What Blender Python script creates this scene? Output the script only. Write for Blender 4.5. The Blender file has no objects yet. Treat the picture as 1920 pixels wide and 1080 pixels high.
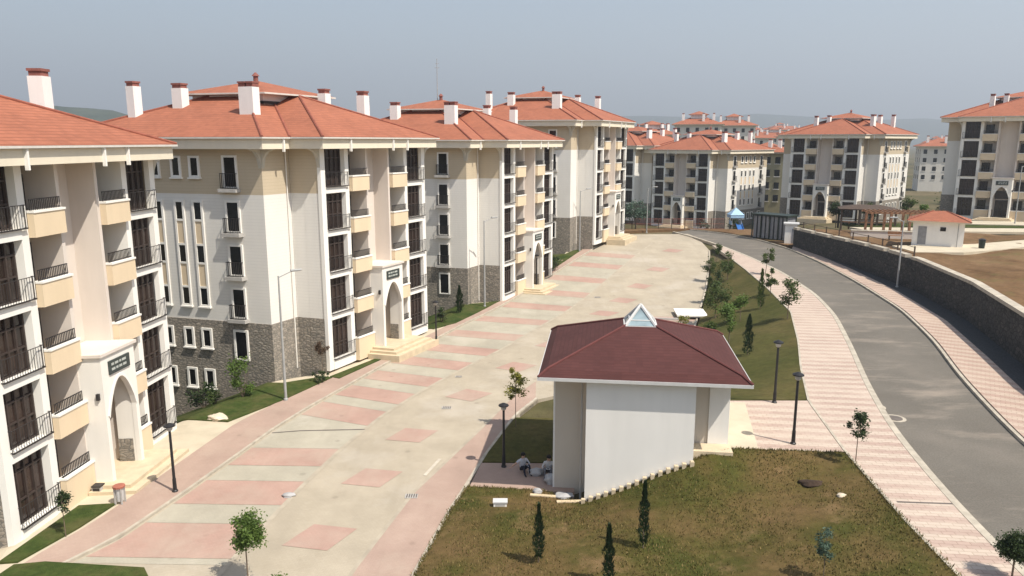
import bpy, bmesh, math, random
from mathutils import Vector, Matrix
random.seed(7)
R = math.radians
scene = bpy.context.scene
COL = scene.collection
CAMZ = 15.5

# ------------------------------------------------------------------ helpers
class MB:
    """collects faces and links them as ONE mesh object"""
    def __init__(s, mp=None):
        s.v = []; s.f = []; s.m = []; s.mp = mp
    def add(s, vs, fs, mi=0):
        b = len(s.v)
        s.v += [tuple(s.mp(*p)) if s.mp else tuple(p) for p in vs]
        for f in fs:
            s.f.append(tuple(b + i for i in f)); s.m.append(mi)
    def box(s, x0, x1, y0, y1, z0, z1, mi=0):
        s.add([(x0,y0,z0),(x1,y0,z0),(x1,y1,z0),(x0,y1,z0),(x0,y0,z1),(x1,y0,z1),(x1,y1,z1),(x0,y1,z1)],
              [(3,2,1,0),(4,5,6,7),(0,1,5,4),(1,2,6,5),(2,3,7,6),(3,0,4,7)], mi)
    def quad(s, a, b, c, d, mi=0): s.add([a,b,c,d], [(0,1,2,3)], mi)
    def tube(s, p, q, r0, r1=None, n=8, mi=0, cap=True):
        r1 = r0 if r1 is None else r1
        p = Vector(p); q = Vector(q); d = (q-p)
        if d.length < 1e-6: return
        d.normalize()
        u = d.orthogonal().normalized(); w = d.cross(u)
        vs = []
        for c, r in ((p, r0), (q, r1)):
            for i in range(n):
                a = 2*math.pi*i/n
                vs.append(tuple(c + u*(r*math.cos(a)) + w*(r*math.sin(a))))
        fs = [(i, (i+1) % n, n+(i+1) % n, n+i) for i in range(n)]
        if cap: fs += [tuple(range(n-1,-1,-1)), tuple(range(n, 2*n))]
        s.add(vs, fs, mi)
    def prism(s, pts, y0, y1, mi=0):
        """polygon pts (x,z) extruded along y"""
        n = len(pts)
        vs = [(x,y0,z) for x,z in pts] + [(x,y1,z) for x,z in pts]
        fs = [tuple(range(n)), tuple(range(2*n-1, n-1, -1))] + [(i,n+i,n+(i+1)%n,(i+1)%n) for i in range(n)]
        s.add(vs, fs, mi)
    def lathe(s, c, prof, n=14, mi=0):
        vs = []; fs = []
        for r, z in prof:
            for i in range(n):
                a = 2*math.pi*i/n
                vs.append((c[0]+r*math.cos(a), c[1]+r*math.sin(a), c[2]+z))
        for k in range(len(prof)-1):
            for i in range(n):
                fs.append((k*n+i, k*n+(i+1)%n, (k+1)*n+(i+1)%n, (k+1)*n+i))
        fs += [tuple(range(n-1,-1,-1)), tuple(range((len(prof)-1)*n, len(prof)*n))]
        s.add(vs, fs, mi)
    def hip(s, x0, x1, y0, y1, z, sl, mi=0, gable_x0=False):
        w = x1-x0; d = y1-y0
        if gable_x0:
            h = d/2; a = (x0, (y0+y1)/2, z+h*sl); b = (x1-h, (y0+y1)/2, z+h*sl)
            s.add([(x0,y0,z),(x1,y0,z),(x1,y1,z),(x0,y1,z),a,b], [(0,1,5,4),(1,2,5),(2,3,4,5),(3,0,4),(3,2,1,0)], mi)
        elif w >= d:
            h = d/2; a = (x0+h,(y0+y1)/2,z+h*sl); b = (x1-h,(y0+y1)/2,z+h*sl)
            if w-d < 1e-3:
                s.add([(x0,y0,z),(x1,y0,z),(x1,y1,z),(x0,y1,z),a], [(0,1,4),(1,2,4),(2,3,4),(3,0,4),(3,2,1,0)], mi)
            else:
                s.add([(x0,y0,z),(x1,y0,z),(x1,y1,z),(x0,y1,z),a,b], [(0,1,5,4),(1,2,5),(2,3,4,5),(3,0,4),(3,2,1,0)], mi)
        else:
            h = w/2; a = ((x0+x1)/2,y0+h,z+h*sl); b = ((x0+x1)/2,y1-h,z+h*sl)
            s.add([(x0,y0,z),(x1,y0,z),(x1,y1,z),(x0,y1,z),a,b], [(0,1,4),(1,2,5,4),(2,3,5),(3,0,4,5),(3,2,1,0)], mi)
    def build(s, name, mats, parent=None, smooth=False, loc=None):
        me = bpy.data.meshes.new(name)
        me.from_pydata(s.v, [], s.f)
        for m in (mats if isinstance(mats, (list, tuple)) else [mats]): me.materials.append(m)
        me.polygons.foreach_set('material_index', s.m)
        bm = bmesh.new(); bm.from_mesh(me)
        bmesh.ops.recalc_face_normals(bm, faces=bm.faces); bm.to_mesh(me); bm.free()
        if smooth: me.polygons.foreach_set('use_smooth', [True]*len(me.polygons))
        me.update()
        o = bpy.data.objects.new(name, me); COL.objects.link(o)
        if parent: o.parent = parent
        if loc: o.location = loc
        return o

def tag(o, label=None, cat=None, group=None, kind=None):
    if label: o['label'] = label
    if cat: o['category'] = cat
    if group: o['group'] = group
    if kind: o['kind'] = kind
    return o
def empty(name, loc, rz=0.0):
    o = bpy.data.objects.new(name, None); COL.objects.link(o)
    o.location = loc; o.rotation_euler = (0,0,rz); o.empty_display_size = .3
    return o
def copy_tree(o, parent=None):
    c = o.copy(); COL.objects.link(c)
    if parent: c.parent = parent
    for ch in list(o.children): copy_tree(ch, c)
    return c

# ------------------------------------------------------------------ materials
def nm(name, rough=.8, spec=.3):
    m = bpy.data.materials.new(name); m.use_nodes = True
    nt = m.node_tree; b = nt.nodes['Principled BSDF']
    b.inputs['Roughness'].default_value = rough
    b.inputs['Specular IOR Level'].default_value = spec
    return m, nt, b
def N(nt, t, **kw):
    n = nt.nodes.new(t)
    for k, v in kw.items():
        if k in n.inputs: n.inputs[k].default_value = v
        else: setattr(n, k, v)
    return n
def L(nt, a, b): nt.links.new(a, b)
def coords(nt):
    return N(nt, 'ShaderNodeTexCoord').outputs['Object']
def noise(nt, co, scale, detail=4, rough=.55):
    n = N(nt, 'ShaderNodeTexNoise', Scale=scale, Detail=detail, Roughness=rough)
    L(nt, co, n.inputs['Vector']); return n.outputs['Fac']
def ramp(nt, fac, stops):
    r = nt.nodes.new('ShaderNodeValToRGB'); L(nt, fac, r.inputs['Fac'])
    e = r.color_ramp.elements
    while len(e) < len(stops): e.new(.5)
    for i, (p, c) in enumerate(stops):
        e[i].position = p; e[i].color = (*c, 1)
    return r.outputs['Color']
def mix(nt, fac, a, b, mode='MIX'):
    m = nt.nodes.new('ShaderNodeMix'); m.data_type = 'RGBA'; m.blend_type = mode
    if hasattr(fac, 'is_linked'): L(nt, fac, m.inputs['Factor'])
    else: m.inputs['Factor'].default_value = fac
    for s, i in ((a, 6), (b, 7)):
        if hasattr(s, 'is_linked'): L(nt, s, m.inputs[i])
        else: m.inputs[i].default_value = (*s, 1)
    return m.outputs[2]
def bump(nt, bsdf, h, strength=.4, dist=.05):
    b = N(nt, 'ShaderNodeBump', Strength=strength, Distance=dist)
    L(nt, h, b.inputs['Height']); L(nt, b.outputs['Normal'], bsdf.inputs['Normal'])
def sc(c, k): return tuple(min(1, x*k) for x in c)
def plain(name, c, rough=.8, var=.12, scale=3.0, spec=.3, bstr=0.0):
    m, nt, b = nm(name, rough, spec); co = coords(nt)
    f = noise(nt, co, scale, 5)
    L(nt, ramp(nt, f, [(.3, sc(c, 1-var)), (.7, sc(c, 1+var))]), b.inputs['Base Color'])
    if bstr: bump(nt, b, noise(nt, co, scale*8, 3), bstr, .02)
    return m
def plaster(name, c, line=None, stain=.1):
    """rendered wall: faint blotches, dirt streaks that run down, optional boarding lines"""
    m, nt, b = nm(name, .85, .2); co = coords(nt)
    mp = N(nt, 'ShaderNodeMapping'); L(nt, co, mp.inputs['Vector']); mp.inputs['Scale'].default_value = (1.6, 1.6, .18)
    st = noise(nt, mp.outputs['Vector'], 1.2, 5, .6)
    col = ramp(nt, st, [(.32, sc(c, 1-stain*1.3)), (.6, c)])
    f2 = noise(nt, co, .7, 3)
    col = mix(nt, .5, col, ramp(nt, f2, [(.3, sc(c, 1-stain*.7)), (.7, sc(c, 1.04))]))
    if line:
        sp = N(nt, 'ShaderNodeSeparateXYZ'); L(nt, co, sp.inputs[0])
        d = N(nt, 'ShaderNodeMath', operation='DIVIDE'); L(nt, sp.outputs['Z'], d.inputs[0]); d.inputs[1].default_value = line
        fr = N(nt, 'ShaderNodeMath', operation='FRACT'); L(nt, d.outputs[0], fr.inputs[0])
        lt = N(nt, 'ShaderNodeMath', operation='LESS_THAN'); L(nt, fr.outputs[0], lt.inputs[0]); lt.inputs[1].default_value = .1
        col = mix(nt, lt.outputs[0], col, sc(c, .87))
        bump(nt, b, fr.outputs[0], .22, .02)
    else:
        bump(nt, b, noise(nt, co, 25, 3), .12, .01)
    L(nt, col, b.inputs['Base Color']); return m
def stone(name, cs, scale=2.6, mortar=(.16,.15,.13)):
    m, nt, b = nm(name, .9, .2); co = coords(nt)
    mp = N(nt, 'ShaderNodeMapping'); L(nt, co, mp.inputs['Vector']); mp.inputs['Scale'].default_value = (1, 1, 1.7)
    v = N(nt, 'ShaderNodeTexVoronoi', Scale=scale); L(nt, mp.outputs['Vector'], v.inputs['Vector'])
    e = N(nt, 'ShaderNodeTexVoronoi', Scale=scale, feature='DISTANCE_TO_EDGE'); L(nt, mp.outputs['Vector'], e.inputs['Vector'])
    sp = N(nt, 'ShaderNodeSeparateColor'); L(nt, v.outputs['Color'], sp.inputs[0])
    n_ = len(cs); col = ramp(nt, sp.outputs[0], [(i/(n_-1)*.9+.05, c) for i, c in enumerate(cs)])
    col = mix(nt, .5, col, ramp(nt, noise(nt, co, 6, 4), [(.3, sc(cs[0], .7)), (.7, sc(cs[-1], 1.1))]))
    lt = N(nt, 'ShaderNodeMath', operation='LESS_THAN'); L(nt, e.outputs['Distance'], lt.inputs[0]); lt.inputs[1].default_value = .05
    col = mix(nt, lt.outputs[0], col, mortar)
    L(nt, col, b.inputs['Base Color']); bump(nt, b, e.outputs['Distance'], .6, .06); return m
def tiles(name, c, course=.13, var=.2, rough=.75, gap=.62):
    m, nt, b = nm(name, rough, .25); co = coords(nt)
    sp = N(nt, 'ShaderNodeSeparateXYZ'); L(nt, co, sp.inputs[0])
    d = N(nt, 'ShaderNodeMath', operation='DIVIDE'); L(nt, sp.outputs['Z'], d.inputs[0]); d.inputs[1].default_value = course
    fr = N(nt, 'ShaderNodeMath', operation='FRACT'); L(nt, d.outputs[0], fr.inputs[0])
    col = ramp(nt, noise(nt, co, .5, 6, .65), [(.3, sc(c, 1-var)), (.5, c), (.72, sc(c, 1+var))])
    wn = N(nt, 'ShaderNodeTexWhiteNoise', noise_dimensions='3D')
    mp = N(nt, 'ShaderNodeVectorMath', operation='SNAP'); L(nt, co, mp.inputs[0]); mp.inputs[1].default_value = (.3, .3, course)
    L(nt, mp.outputs[0], wn.inputs['Vector'])
    col = mix(nt, .35, col, ramp(nt, wn.outputs['Value'], [(0, sc(c, .72)), (1, sc(c, 1.22))]))
    lt = N(nt, 'ShaderNodeMath', operation='LESS_THAN'); L(nt, fr.outputs[0], lt.inputs[0]); lt.inputs[1].default_value = .16
    col = mix(nt, lt.outputs[0], col, sc(c, gap))
    L(nt, col, b.inputs['Base Color']); bump(nt, b, fr.outputs[0], .5 if gap < .7 else .2, .04); return m
def pavers(name, c1, c2, mortar, bw=.2, bh=.1, rot=0.0, stain=(.5, .42, .32), stamt=.3, nz=.6, st0=.52):
    m, nt, b = nm(name, .88, .2); co = coords(nt)
    mp = N(nt, 'ShaderNodeMapping'); L(nt, co, mp.inputs['Vector']); mp.inputs['Rotation'].default_value = (0, 0, rot)
    br = N(nt, 'ShaderNodeTexBrick', Scale=1.0); L(nt, mp.outputs['Vector'], br.inputs['Vector'])
    br.inputs['Color1'].default_value = (*c1, 1); br.inputs['Color2'].default_value = (*c2, 1); br.inputs['Mortar'].default_value = (*mortar, 1)
    br.inputs['Brick Width'].default_value = bw; br.inputs['Row Height'].default_value = bh; br.inputs['Mortar Size'].default_value = .009
    col = mix(nt, nz, br.outputs['Color'], ramp(nt, noise(nt, co, .35, 7, .65), [(.3, sc(c1, .78)), (.5, c1), (.7, sc(c2, 1.12))]))
    f = noise(nt, co, .16, 6, .7)
    msk = ramp(nt, f, [(st0, (0,0,0)), (st0+.2, (stamt,)*3)])
    col = mix(nt, msk, col, stain)
    msk2 = ramp(nt, noise(nt, co, 1.3, 8, .75), [(.6, (0,0,0)), (.75, (.45,)*3)])
    col = mix(nt, msk2, col, sc(c1, .62))
    mp3 = N(nt, 'ShaderNodeMapping'); L(nt, co, mp3.inputs['Vector']); mp3.inputs['Scale'].default_value = (1.1, .07, 1); mp3.inputs['Rotation'].default_value = (0, 0, -.32)
    col = mix(nt, ramp(nt, noise(nt, mp3.outputs['Vector'], .9, 6, .7), [(.5, (0,0,0)), (.75, (.38,)*3)]), col, sc(c1, .80))
    vo = N(nt, 'ShaderNodeTexVoronoi', Scale=.55); L(nt, co, vo.inputs['Vector'])
    col = mix(nt, ramp(nt, vo.outputs['Distance'], [(.05, (.5,)*3), (.11, (0,0,0))]), col, sc(c1, .62))
    L(nt, col, b.inputs['Base Color']); bump(nt, b, br.outputs['Fac'], -.25, .01); return m
def banded(name, c1, c2, period, rot, soft=.35):
    m, nt, b = nm(name, .88, .2); co = coords(nt)
    mp = N(nt, 'ShaderNodeMapping'); L(nt, co, mp.inputs['Vector']); mp.inputs['Rotation'].default_value = (0, 0, rot)
    sp = N(nt, 'ShaderNodeSeparateXYZ'); L(nt, mp.outputs['Vector'], sp.inputs[0])
    d = N(nt, 'ShaderNodeMath', operation='DIVIDE'); L(nt, sp.outputs['Y'], d.inputs[0]); d.inputs[1].default_value = period
    fr = N(nt, 'ShaderNodeMath', operation='FRACT'); L(nt, d.outputs[0], fr.inputs[0])
    nz = N(nt, 'ShaderNodeMath', operation='MULTIPLY_ADD'); L(nt, noise(nt, co, 1.7, 6, .7), nz.inputs[0]); nz.inputs[1].default_value = .45; L(nt, fr.outputs[0], nz.inputs[2])
    col = ramp(nt, nz.outputs[0], [(.40, c2), (.58, c1), (.95, c1), (1.0, c2)])
    br = N(nt, 'ShaderNodeTexBrick', Scale=1.0); L(nt, mp.outputs['Vector'], br.inputs['Vector'])
    br.inputs['Brick Width'].default_value = .42; br.inputs['Row Height'].default_value = period/4; br.inputs['Mortar Size'].default_value = .016
    br.inputs['Color1'].default_value = (.9,.9,.9,1); br.inputs['Color2'].default_value = (1,1,1,1); br.inputs['Mortar'].default_value = (.72,.7,.68,1)
    col = mix(nt, 1.0, col, br.outputs['Color'], 'MULTIPLY')
    col = mix(nt, ramp(nt, noise(nt, co, .3, 7, .7), [(.45, (0,0,0)), (.7, (.6,)*3)]), col, c2)
    col = mix(nt, ramp(nt, noise(nt, co, 1.1, 8, .75), [(.6, (0,0,0)), (.76, (.5,)*3)]), col, sc(c1, .6))
    L(nt, col, b.inputs['Base Color']); bump(nt, b, br.outputs['Fac'], -.25, .01); return m
def grassy(name, stops, s1=.25, s2=3.0, soil=None, soil_t=(.58,.7)):
    m, nt, b = nm(name, .95, .1); co = coords(nt)
    col = ramp(nt, noise(nt, co, s1, 6, .62), stops)
    fine = ramp(nt, noise(nt, co, s2, 7, .75), [(.3, (.45,.45,.45)), (.72, (1.0,1.0,1.0))])
    col = mix(nt, .8, col, fine, 'MULTIPLY')
    if soil:
        mp = N(nt, 'ShaderNodeMapping'); L(nt, co, mp.inputs['Vector']); mp.inputs['Location'].default_value = (31, 7, 0)
        col = mix(nt, ramp(nt, noise(nt, mp.outputs['Vector'], s1*1.3, 7, .7), [(soil_t[0], (0,0,0)), (soil_t[1], (.85,)*3)]), col, soil)
    L(nt, col, b.inputs['Base Color']); bump(nt, b, noise(nt, co, s2*5, 5, .7), .7, .06); return m
def leafy(name, a, bcol):
    m, nt, b = nm(name, .6, .3)
    g = N(nt, 'ShaderNodeNewGeometry')
    L(nt, ramp(nt, g.outputs['Random Per Island'], [(0, a), (1, bcol)]), b.inputs['Base Color'])
    tr = N(nt, 'ShaderNodeBsdfTranslucent'); tr.inputs['Color'].default_value = (*sc(bcol, 1.3), 1)
    ms = N(nt, 'ShaderNodeMixShader'); ms.inputs[0].default_value = .3
    L(nt, b.outputs[0], ms.inputs[1]); L(nt, tr.outputs[0], ms.inputs[2])
    L(nt, ms.outputs[0], nt.nodes['Material Output'].inputs['Surface']); return m
def glass(name, c, rough=.12, spec=.5):
    m, nt, b = nm(name, rough, spec); co = coords(nt)
    L(nt, ramp(nt, noise(nt, co, .8, 3), [(.35, sc(c, .6)), (.7, sc(c, 1.5))]), b.inputs['Base Color']); return m

M = {}
M['roof'] = tiles('terracotta roof tile', (.325,.117,.066), .13)
M['ridge'] = plain('ridge tile', (.25,.08,.05), .8, .2)
M['maroon'] = tiles('dark red shingle', (.078,.029,.026), .07, .22, .95, .82)
M['maroon_ridge'] = plain('dark red ridge', (.115,.038,.034), .9, .1)
M['white'] = plaster('white render', (.78,.74,.67), stain=.07)
M['trim'] = plaster('white trim', (.80,.77,.71), stain=.05)
M['cream'] = plaster('cream fascia', (.74,.66,.52), stain=.06)
M['beige'] = plaster('beige render', (.70,.56,.385), stain=.07)
M['pink'] = plaster('pinkish render', (.66,.585,.515), stain=.08)
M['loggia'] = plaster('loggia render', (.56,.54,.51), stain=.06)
M['siding'] = plaster('pale grey boarding', (.74,.71,.655), .21, .05)
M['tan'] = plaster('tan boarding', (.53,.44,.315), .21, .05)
M['stone'] = stone('rubble stone facing', [(.20,.18,.15),(.30,.26,.21),(.24,.21,.18),(.38,.33,.27)], 3.2)
M['basalt'] = stone('dark retaining wall stone', [(.028,.030,.031),(.06,.058,.055),(.042,.044,.048),(.10,.092,.082)], 2.0, (.028,.027,.026))
M['soffit'] = plain('eave soffit', (.50,.46,.38), .9, .06)
M['gutter'] = plain('gutter', (.62,.58,.52), .6, .08)
M['glass'] = glass('window glass', (.010,.010,.010))
M['screen'] = glass('brown loggia glazing', (.030,.019,.015), .2)
M['brown'] = plain('brown window bars', (.05,.036,.030), .55, .2)
M['iron'] = plain('dark iron', (.034,.030,.029), .5, .2)
M['ledge'] = plain('grey ledge', (.42,.40,.37), .85, .1)
M['sign'] = plain('dark sign plate', (.045,.055,.05), .5, .15)
M['signtext'] = plain('pale sign lettering', (.42,.44,.40), .6, .1)
M['step'] = plain('cream stone step', (0.561,0.459,0.315), .85, .1, 2, bstr=.2)
M['chimney'] = plaster('white chimney render', (.82,.78,.74), stain=.08)
M['chimcap'] = plain('dull red chimney cap', (.25,.095,.075), .8, .2)
M['lot'] = pavers('pale concrete paver', (0.374,0.320,0.241), (0.416,0.358,0.275), (0.308,0.266,0.208), .2, .1, .2, (0.449,0.399,0.333), .75)
M['bay'] = pavers('grey green paver', (0.369,0.335,0.261), (0.408,0.369,0.292), (0.304,0.278,0.226), .2, .1, .2, (0.470,0.426,0.356), .75)
M['pinkpave'] = pavers('pink paver', (.385,.25,.20), (.425,.285,.23), (0.288,0.192,0.156), .2, .1, .2, (0.400,0.308,0.244), .85, st0=.43)
M['walkpave'] = pavers('rose walkway paver', (0.368,0.260,0.208), (0.400,0.296,0.236), (0.288,0.216,0.176), .2, .1, .2, (0.416,0.336,0.264), .7)
M['sidewalk'] = banded('rose and cream banded sidewalk', (.425,.315,.258), (.515,.42,.34), .85, .12)
M['sidewalk2'] = banded('orange rose banded sidewalk', (.41,.29,.232), (.49,.385,.305), .95, .55)
M['path'] = plain('pale concrete path', (0.493,0.425,0.315), .9, .1, .8, bstr=.2)
M['kerb'] = plain('pale kerb stone', (0.410,0.361,0.287), .85, .22, 2.0)
M['laneline'] = plain('worn pale edging', (0.380,0.328,0.252), .88, .15, 1.5)
M['mark'] = plain('worn paint mark', (0.510,0.451,0.365), .8, .12, 3)
M['wall_shade'] = plain('painted wall shade', (.05,.05,.05), .95, .4, 9, bstr=.6)  # near-black colour carrying the shade at the retaining wall foot
M['drain'] = plain('dark drain and kerb shade', (.13,.11,.095), .8, .2)  # drains, and the painted shade line along the outer kerb
def asphalt():
    m, nt, b = nm('worn asphalt', .9, .25); co = coords(nt)
    col = ramp(nt, noise(nt, co, .25, 6, .65), [(.3, (.105,.092,.074)), (.55, (.14,.125,.102)), (.75, (.20,.172,.14))])
    col = mix(nt, .5, col, ramp(nt, noise(nt, co, 14, 4, .7), [(.3, (.09,.08,.067)), (.7, (.20,.178,.15))]))
    mp = N(nt, 'ShaderNodeMapping'); L(nt, co, mp.inputs['Vector']); mp.inputs['Scale'].default_value = (.3, 1.0, 1); mp.inputs['Rotation'].default_value = (0,0,.2)
    msk = ramp(nt, noise(nt, mp.outputs['Vector'], .5, 8, .72), [(.53, (0,0,0)), (.72, (.75,)*3)])
    col = mix(nt, msk, col, (.30,.25,.20))
    L(nt, col, b.inputs['Base Color']); bump(nt, b, noise(nt, co, 40, 3), .3, .01); return m
M['asphalt'] = asphalt()
M['lawn_dry'] = grassy('dry mown lawn', [(.32,(0.064,0.076,0.017)),(.44,(0.092,0.083,0.022)),(.54,(0.138,0.098,0.036)),(.68,(0.185,0.119,0.052))], .26, 2.6, (0.230,0.145,0.075), (.58,.74))
M['lawn_mid'] = grassy('olive mown lawn', [(.3,(0.068,0.076,0.020)),(.5,(0.098,0.092,0.029)),(.7,(0.145,0.115,0.044))], .2, 2.4, (0.212,0.153,0.085), (.62,.78))
M['lawn_green'] = grassy('green lawn', [(.3,(0.038,0.064,0.014)),(.45,(0.064,0.089,0.022)),(.62,(0.102,0.106,0.036))], .7, 3.4)
M['earth'] = grassy('brown earth', [(.3,(.13,.075,.036)),(.45,(.19,.112,.056)),(.7,(.25,.155,.083))], .22, 1.9, (.12,.105,.04), (.54,.7))
M['ground'] = grassy('rough ground', [(.3,(.075,.08,.03)),(.5,(.13,.11,.055)),(.7,(.20,.155,.09))], .05, .6)
M['hill'] = grassy('wooded hill', [(.3,(.030,.045,.018)),(.5,(.05,.065,.028)),(.7,(.08,.09,.04))], .012, .08)
M['leaf_a'] = leafy('fresh leaf', (.055,.10,.018), (.13,.19,.04))
M['leaf_y'] = leafy('yellow green leaf', (.13,.15,.025), (.28,.26,.05))
M['leaf_d'] = leafy('dark leaf', (.018,.034,.012), (.05,.075,.022))
M['leaf_c'] = leafy('cypress needle', (.014,.032,.014), (.04,.065,.026))
M['leaf_b'] = leafy('blue green leaf', (.04,.075,.05), (.12,.17,.12))
M['leaf_r'] = leafy('copper leaf', (.06,.035,.022), (.11,.07,.04))
M['leaf_m'] = leafy('mid green leaf', (.035,.062,.016), (.09,.12,.03))
M['bark'] = plain('bark', (.16,.12,.085), .9, .25, 8)
M['lampmetal'] = plain('black lamp post', (.022,.021,.022), .45, .2)
M['galv'] = plain('galvanised pole', (.34,.34,.33), .45, .12)
M['lampglass'] = plain('lamp lens', (.6,.6,.58), .3, .05)
M['pav_wall'] = plaster('white pavilion render', (.80,.77,.72), stain=.06)
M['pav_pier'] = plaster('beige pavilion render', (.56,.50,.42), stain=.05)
M['skyglass'] = glass('skylight pane', (.22,.28,.30), .08, .6)
M['steel'] = plain('white painted steel', (.55,.54,.52), .5, .06)
M['wood'] = plain('orange brown timber', (.27,.14,.075), .7, .25, 4)
M['darkwood'] = plain('dark timber', (.075,.05,.035), .75, .2, 4)
M['bluepl'] = plain('pale blue plastic', (.30,.46,.62), .4, .1)
M['navypl'] = plain('strong blue plastic', (.03,.13,.38), .4, .1)
M['dgreen'] = plain('dark green metal', (.022,.032,.024), .5, .2)
M['panelgrey'] = plain('grey panel', (.25,.25,.26), .6, .15)
M['soil'] = plain('dark damp soil', (.045,.028,.018), .95, .3, 5, bstr=.6)
M['rock'] = plain('pale boulder', (.55,.47,.36), .9, .2, 2, bstr=.5)
M['sack'] = plain('pale sack', (.38,.37,.36), .9, .12, 6, bstr=.3)
M['plank'] = plain('raw plank', (.58,.46,.30), .85, .15, 4)
M['redpaint'] = plain('red paint', (.34,.12,.08), .6, .15)
M['skin'] = plain('skin', (.42,.26,.18), .6, .05)
M['shirt'] = plain('pale grey shirt', (.46,.46,.49), .9, .08)
M['shirt2'] = plain('off white shirt', (.52,.50,.48), .9, .08)
M['trouser'] = plain('navy trousers', (.016,.018,.032), .9, .15)
M['trouser2'] = plain('grey trousers', (.12,.12,.13), .9, .15)
M['hair'] = plain('dark hair', (.015,.012,.010), .8, .2)
M['block_w'] = plaster('far white render', (.66,.62,.55), stain=.08)
M['block_o'] = plaster('far olive render', (.36,.32,.20), stain=.08)

# ------------------------------------------------------------------ terrain
def sm(t): t = max(0., min(1., t)); return t*t*(3-2*t)
def lerp(a, b, t): return a+(b-a)*t
def zl(y): return 2.4*sm((y-66)/(42.0))
ZR = 2.4
LOT_L = [(-18.0,20),(-17.0,25.0),(-15.7,27.4),(-14.7,31.4),(-13.8,35.5),(-13.1,38.8),(-12.0,42.5),(-10.8,45.8),(-8.9,51.3),(-6.7,56.3),(-4.4,62.3),(-1.0,70.0),(2.6,78.2),(6.3,86.5),(10.4,95.3),(14.0,102.0),(17.0,107.5)]
LOT_R = [(-3.6,18),(-3.5,24.8),(-2.6,29.5),(-1.9,32.5),(-1.4,34.8),(-.4,38.6),(.3,41.0),(1.6,43.8),(9.0,48.6),(15.0,59.8),(17.2,66.8),(20.4,76.8),(23.4,87.0),(25.3,94.5),(26.0,104)]
SW_L = [(13.6,16),(13.8,21),(13.9,24),(14.4,30.1),(15.3,36.5),(17.1,42.3),(19.2,48.3),(21.9,57),(23.3,66.7),(24.4,76.8),(25.2,86),(25.8,95)]
RD_L = [(15.6,16),(16.2,23.3),(16.8,27.4),(17.9,33.0),(19.7,39.3),(22.2,46.9),(25.0,56.0),(26.7,64.2),(27.7,75.2),(27.6,86),(26.9,95),(25.8,103),(24.0,110)]
RD_R = [(20.4,16),(21.3,24),(22.6,31.1),(24.0,36),(25.6,41.2),(28.2,48.3),(30.9,57.9),(32.9,70.7),(34.1,82),(34.5,92),(33.6,101),(31.0,108),(27.0,113)]
WALL = [(24.0,22),(25.4,29),(27.3,37.9),(29.4,44.4),(32.4,54.3),(34.4,65.5),(35.5,76.8),(35.9,86),(35.7,94.2)]
WALLB = WALL
ROADREG = SW_L[:3] + [(14.3,30.0),(8.4,30.0),(8.4,36.6),(15.3,36.6)] + SW_L[5:] + [(26.0,120),(120,120),(120,16)]
LOTREG = [(-60,10),(-3.6,10)] + LOT_R[:3] + [(-2.0,30.6),(3.0,29.6),(3.2,41.0)] + LOT_R[7:] + [(26,125),(-60,125)]
FRONT = [(-20.3,10),(-19.6,26.8),(-18.7,39.2),(-15.6,47.0),(-12.6,48.8),(-7.2,59.8),(-4.6,70.5),(-1.1,71.6),(4.2,82.5),(7.5,94.0),(10.4,95.2),(15.9,106),(17,140)]
def _off(pl, d):
    out = []
    for i in range(len(pl)):
        a = pl[max(0, i-1)]; b = pl[min(len(pl)-1, i+1)]
        dx = b[0]-a[0]; dy = b[1]-a[1]; l = math.hypot(dx, dy)
        out.append((pl[i][0]+dy/l*d, pl[i][1]-dx/l*d))
    return out
WALL2 = [(lerp(b[0],a[0],sm((a[1]-66)/22)), lerp(b[1],a[1],sm((a[1]-66)/22))) for a, b in zip(WALL, _off(WALL, 1.5))]
def pin(p, poly):
    x, y = p; c = False; n = len(poly)
    for i in range(n):
        x1, y1 = poly[i]; x2, y2 = poly[i-1]
        if (y1 > y) != (y2 > y) and x < (x2-x1)*(y-y1)/(y2-y1)+x1: c = not c
    return c
def dseg(p, a, b):
    ax, ay = a; bx, by = b; dx = bx-ax; dy = by-ay
    t = max(0, min(1, ((p[0]-ax)*dx+(p[1]-ay)*dy)/(dx*dx+dy*dy+1e-9)))
    return math.hypot(p[0]-ax-t*dx, p[1]-ay-t*dy)
def dpoly(p, poly, closed=True):
    n = len(poly)
    return min(dseg(p, poly[i], poly[(i+1) % n]) for i in range(n if closed else n-1))
def xat(poly, y):
    if y <= poly[0][1]: return poly[0][0]
    for (x1,y1),(x2,y2) in zip(poly, poly[1:]):
        if y1 <= y <= y2: return lerp(x1, x2, (y-y1)/(y2-y1))
    return poly[-1][0]
def zt(y):
    pts = [(20,4.95),(38,4.93),(55,4.94),(70,4.86),(86,4.5),(94,4.34),(110,3.8),(136,1.1),(160,-.5),(400,-2)]
    if y <= 20: return 4.95
    for (a,za),(b,zb) in zip(pts, pts[1:]):
        if a <= y <= b: return lerp(za, zb, (y-a)/(b-a))
    return -2
def near_h(x, y):
    """surface height of lot / slopes / road, without the terrace behind the wall"""
    p = (x, y)
    if x < xat(FRONT, y):
        d = dpoly(p, FRONT, False)
        return zl(y) - max(0, min(3.4, (d-.2)*.42)) * (1 if y < 90 else .3)
    if pin(p, LOTREG): return zl(y)
    if pin(p, ROADREG): return ZR
    a = dpoly(p, LOTREG); b = dpoly(p, ROADREG)
    t = a/(a+b+1e-6)
    bumpy = .10*math.sin(x*.9+1.3)*math.sin(y*.7)*min(1, a*.4)*min(1, b*.4)
    return lerp(zl(y), ZR, t) + bumpy
def far_h(x, y):
    # the land behind the lot falls to the far blocks, the terrace runs on to the right
    t = sm((y-112)/26)
    z = lerp(ZR, -1.4, t)
    k = sm((x-44)/14)
    return lerp(z, zt(y), k)
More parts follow.
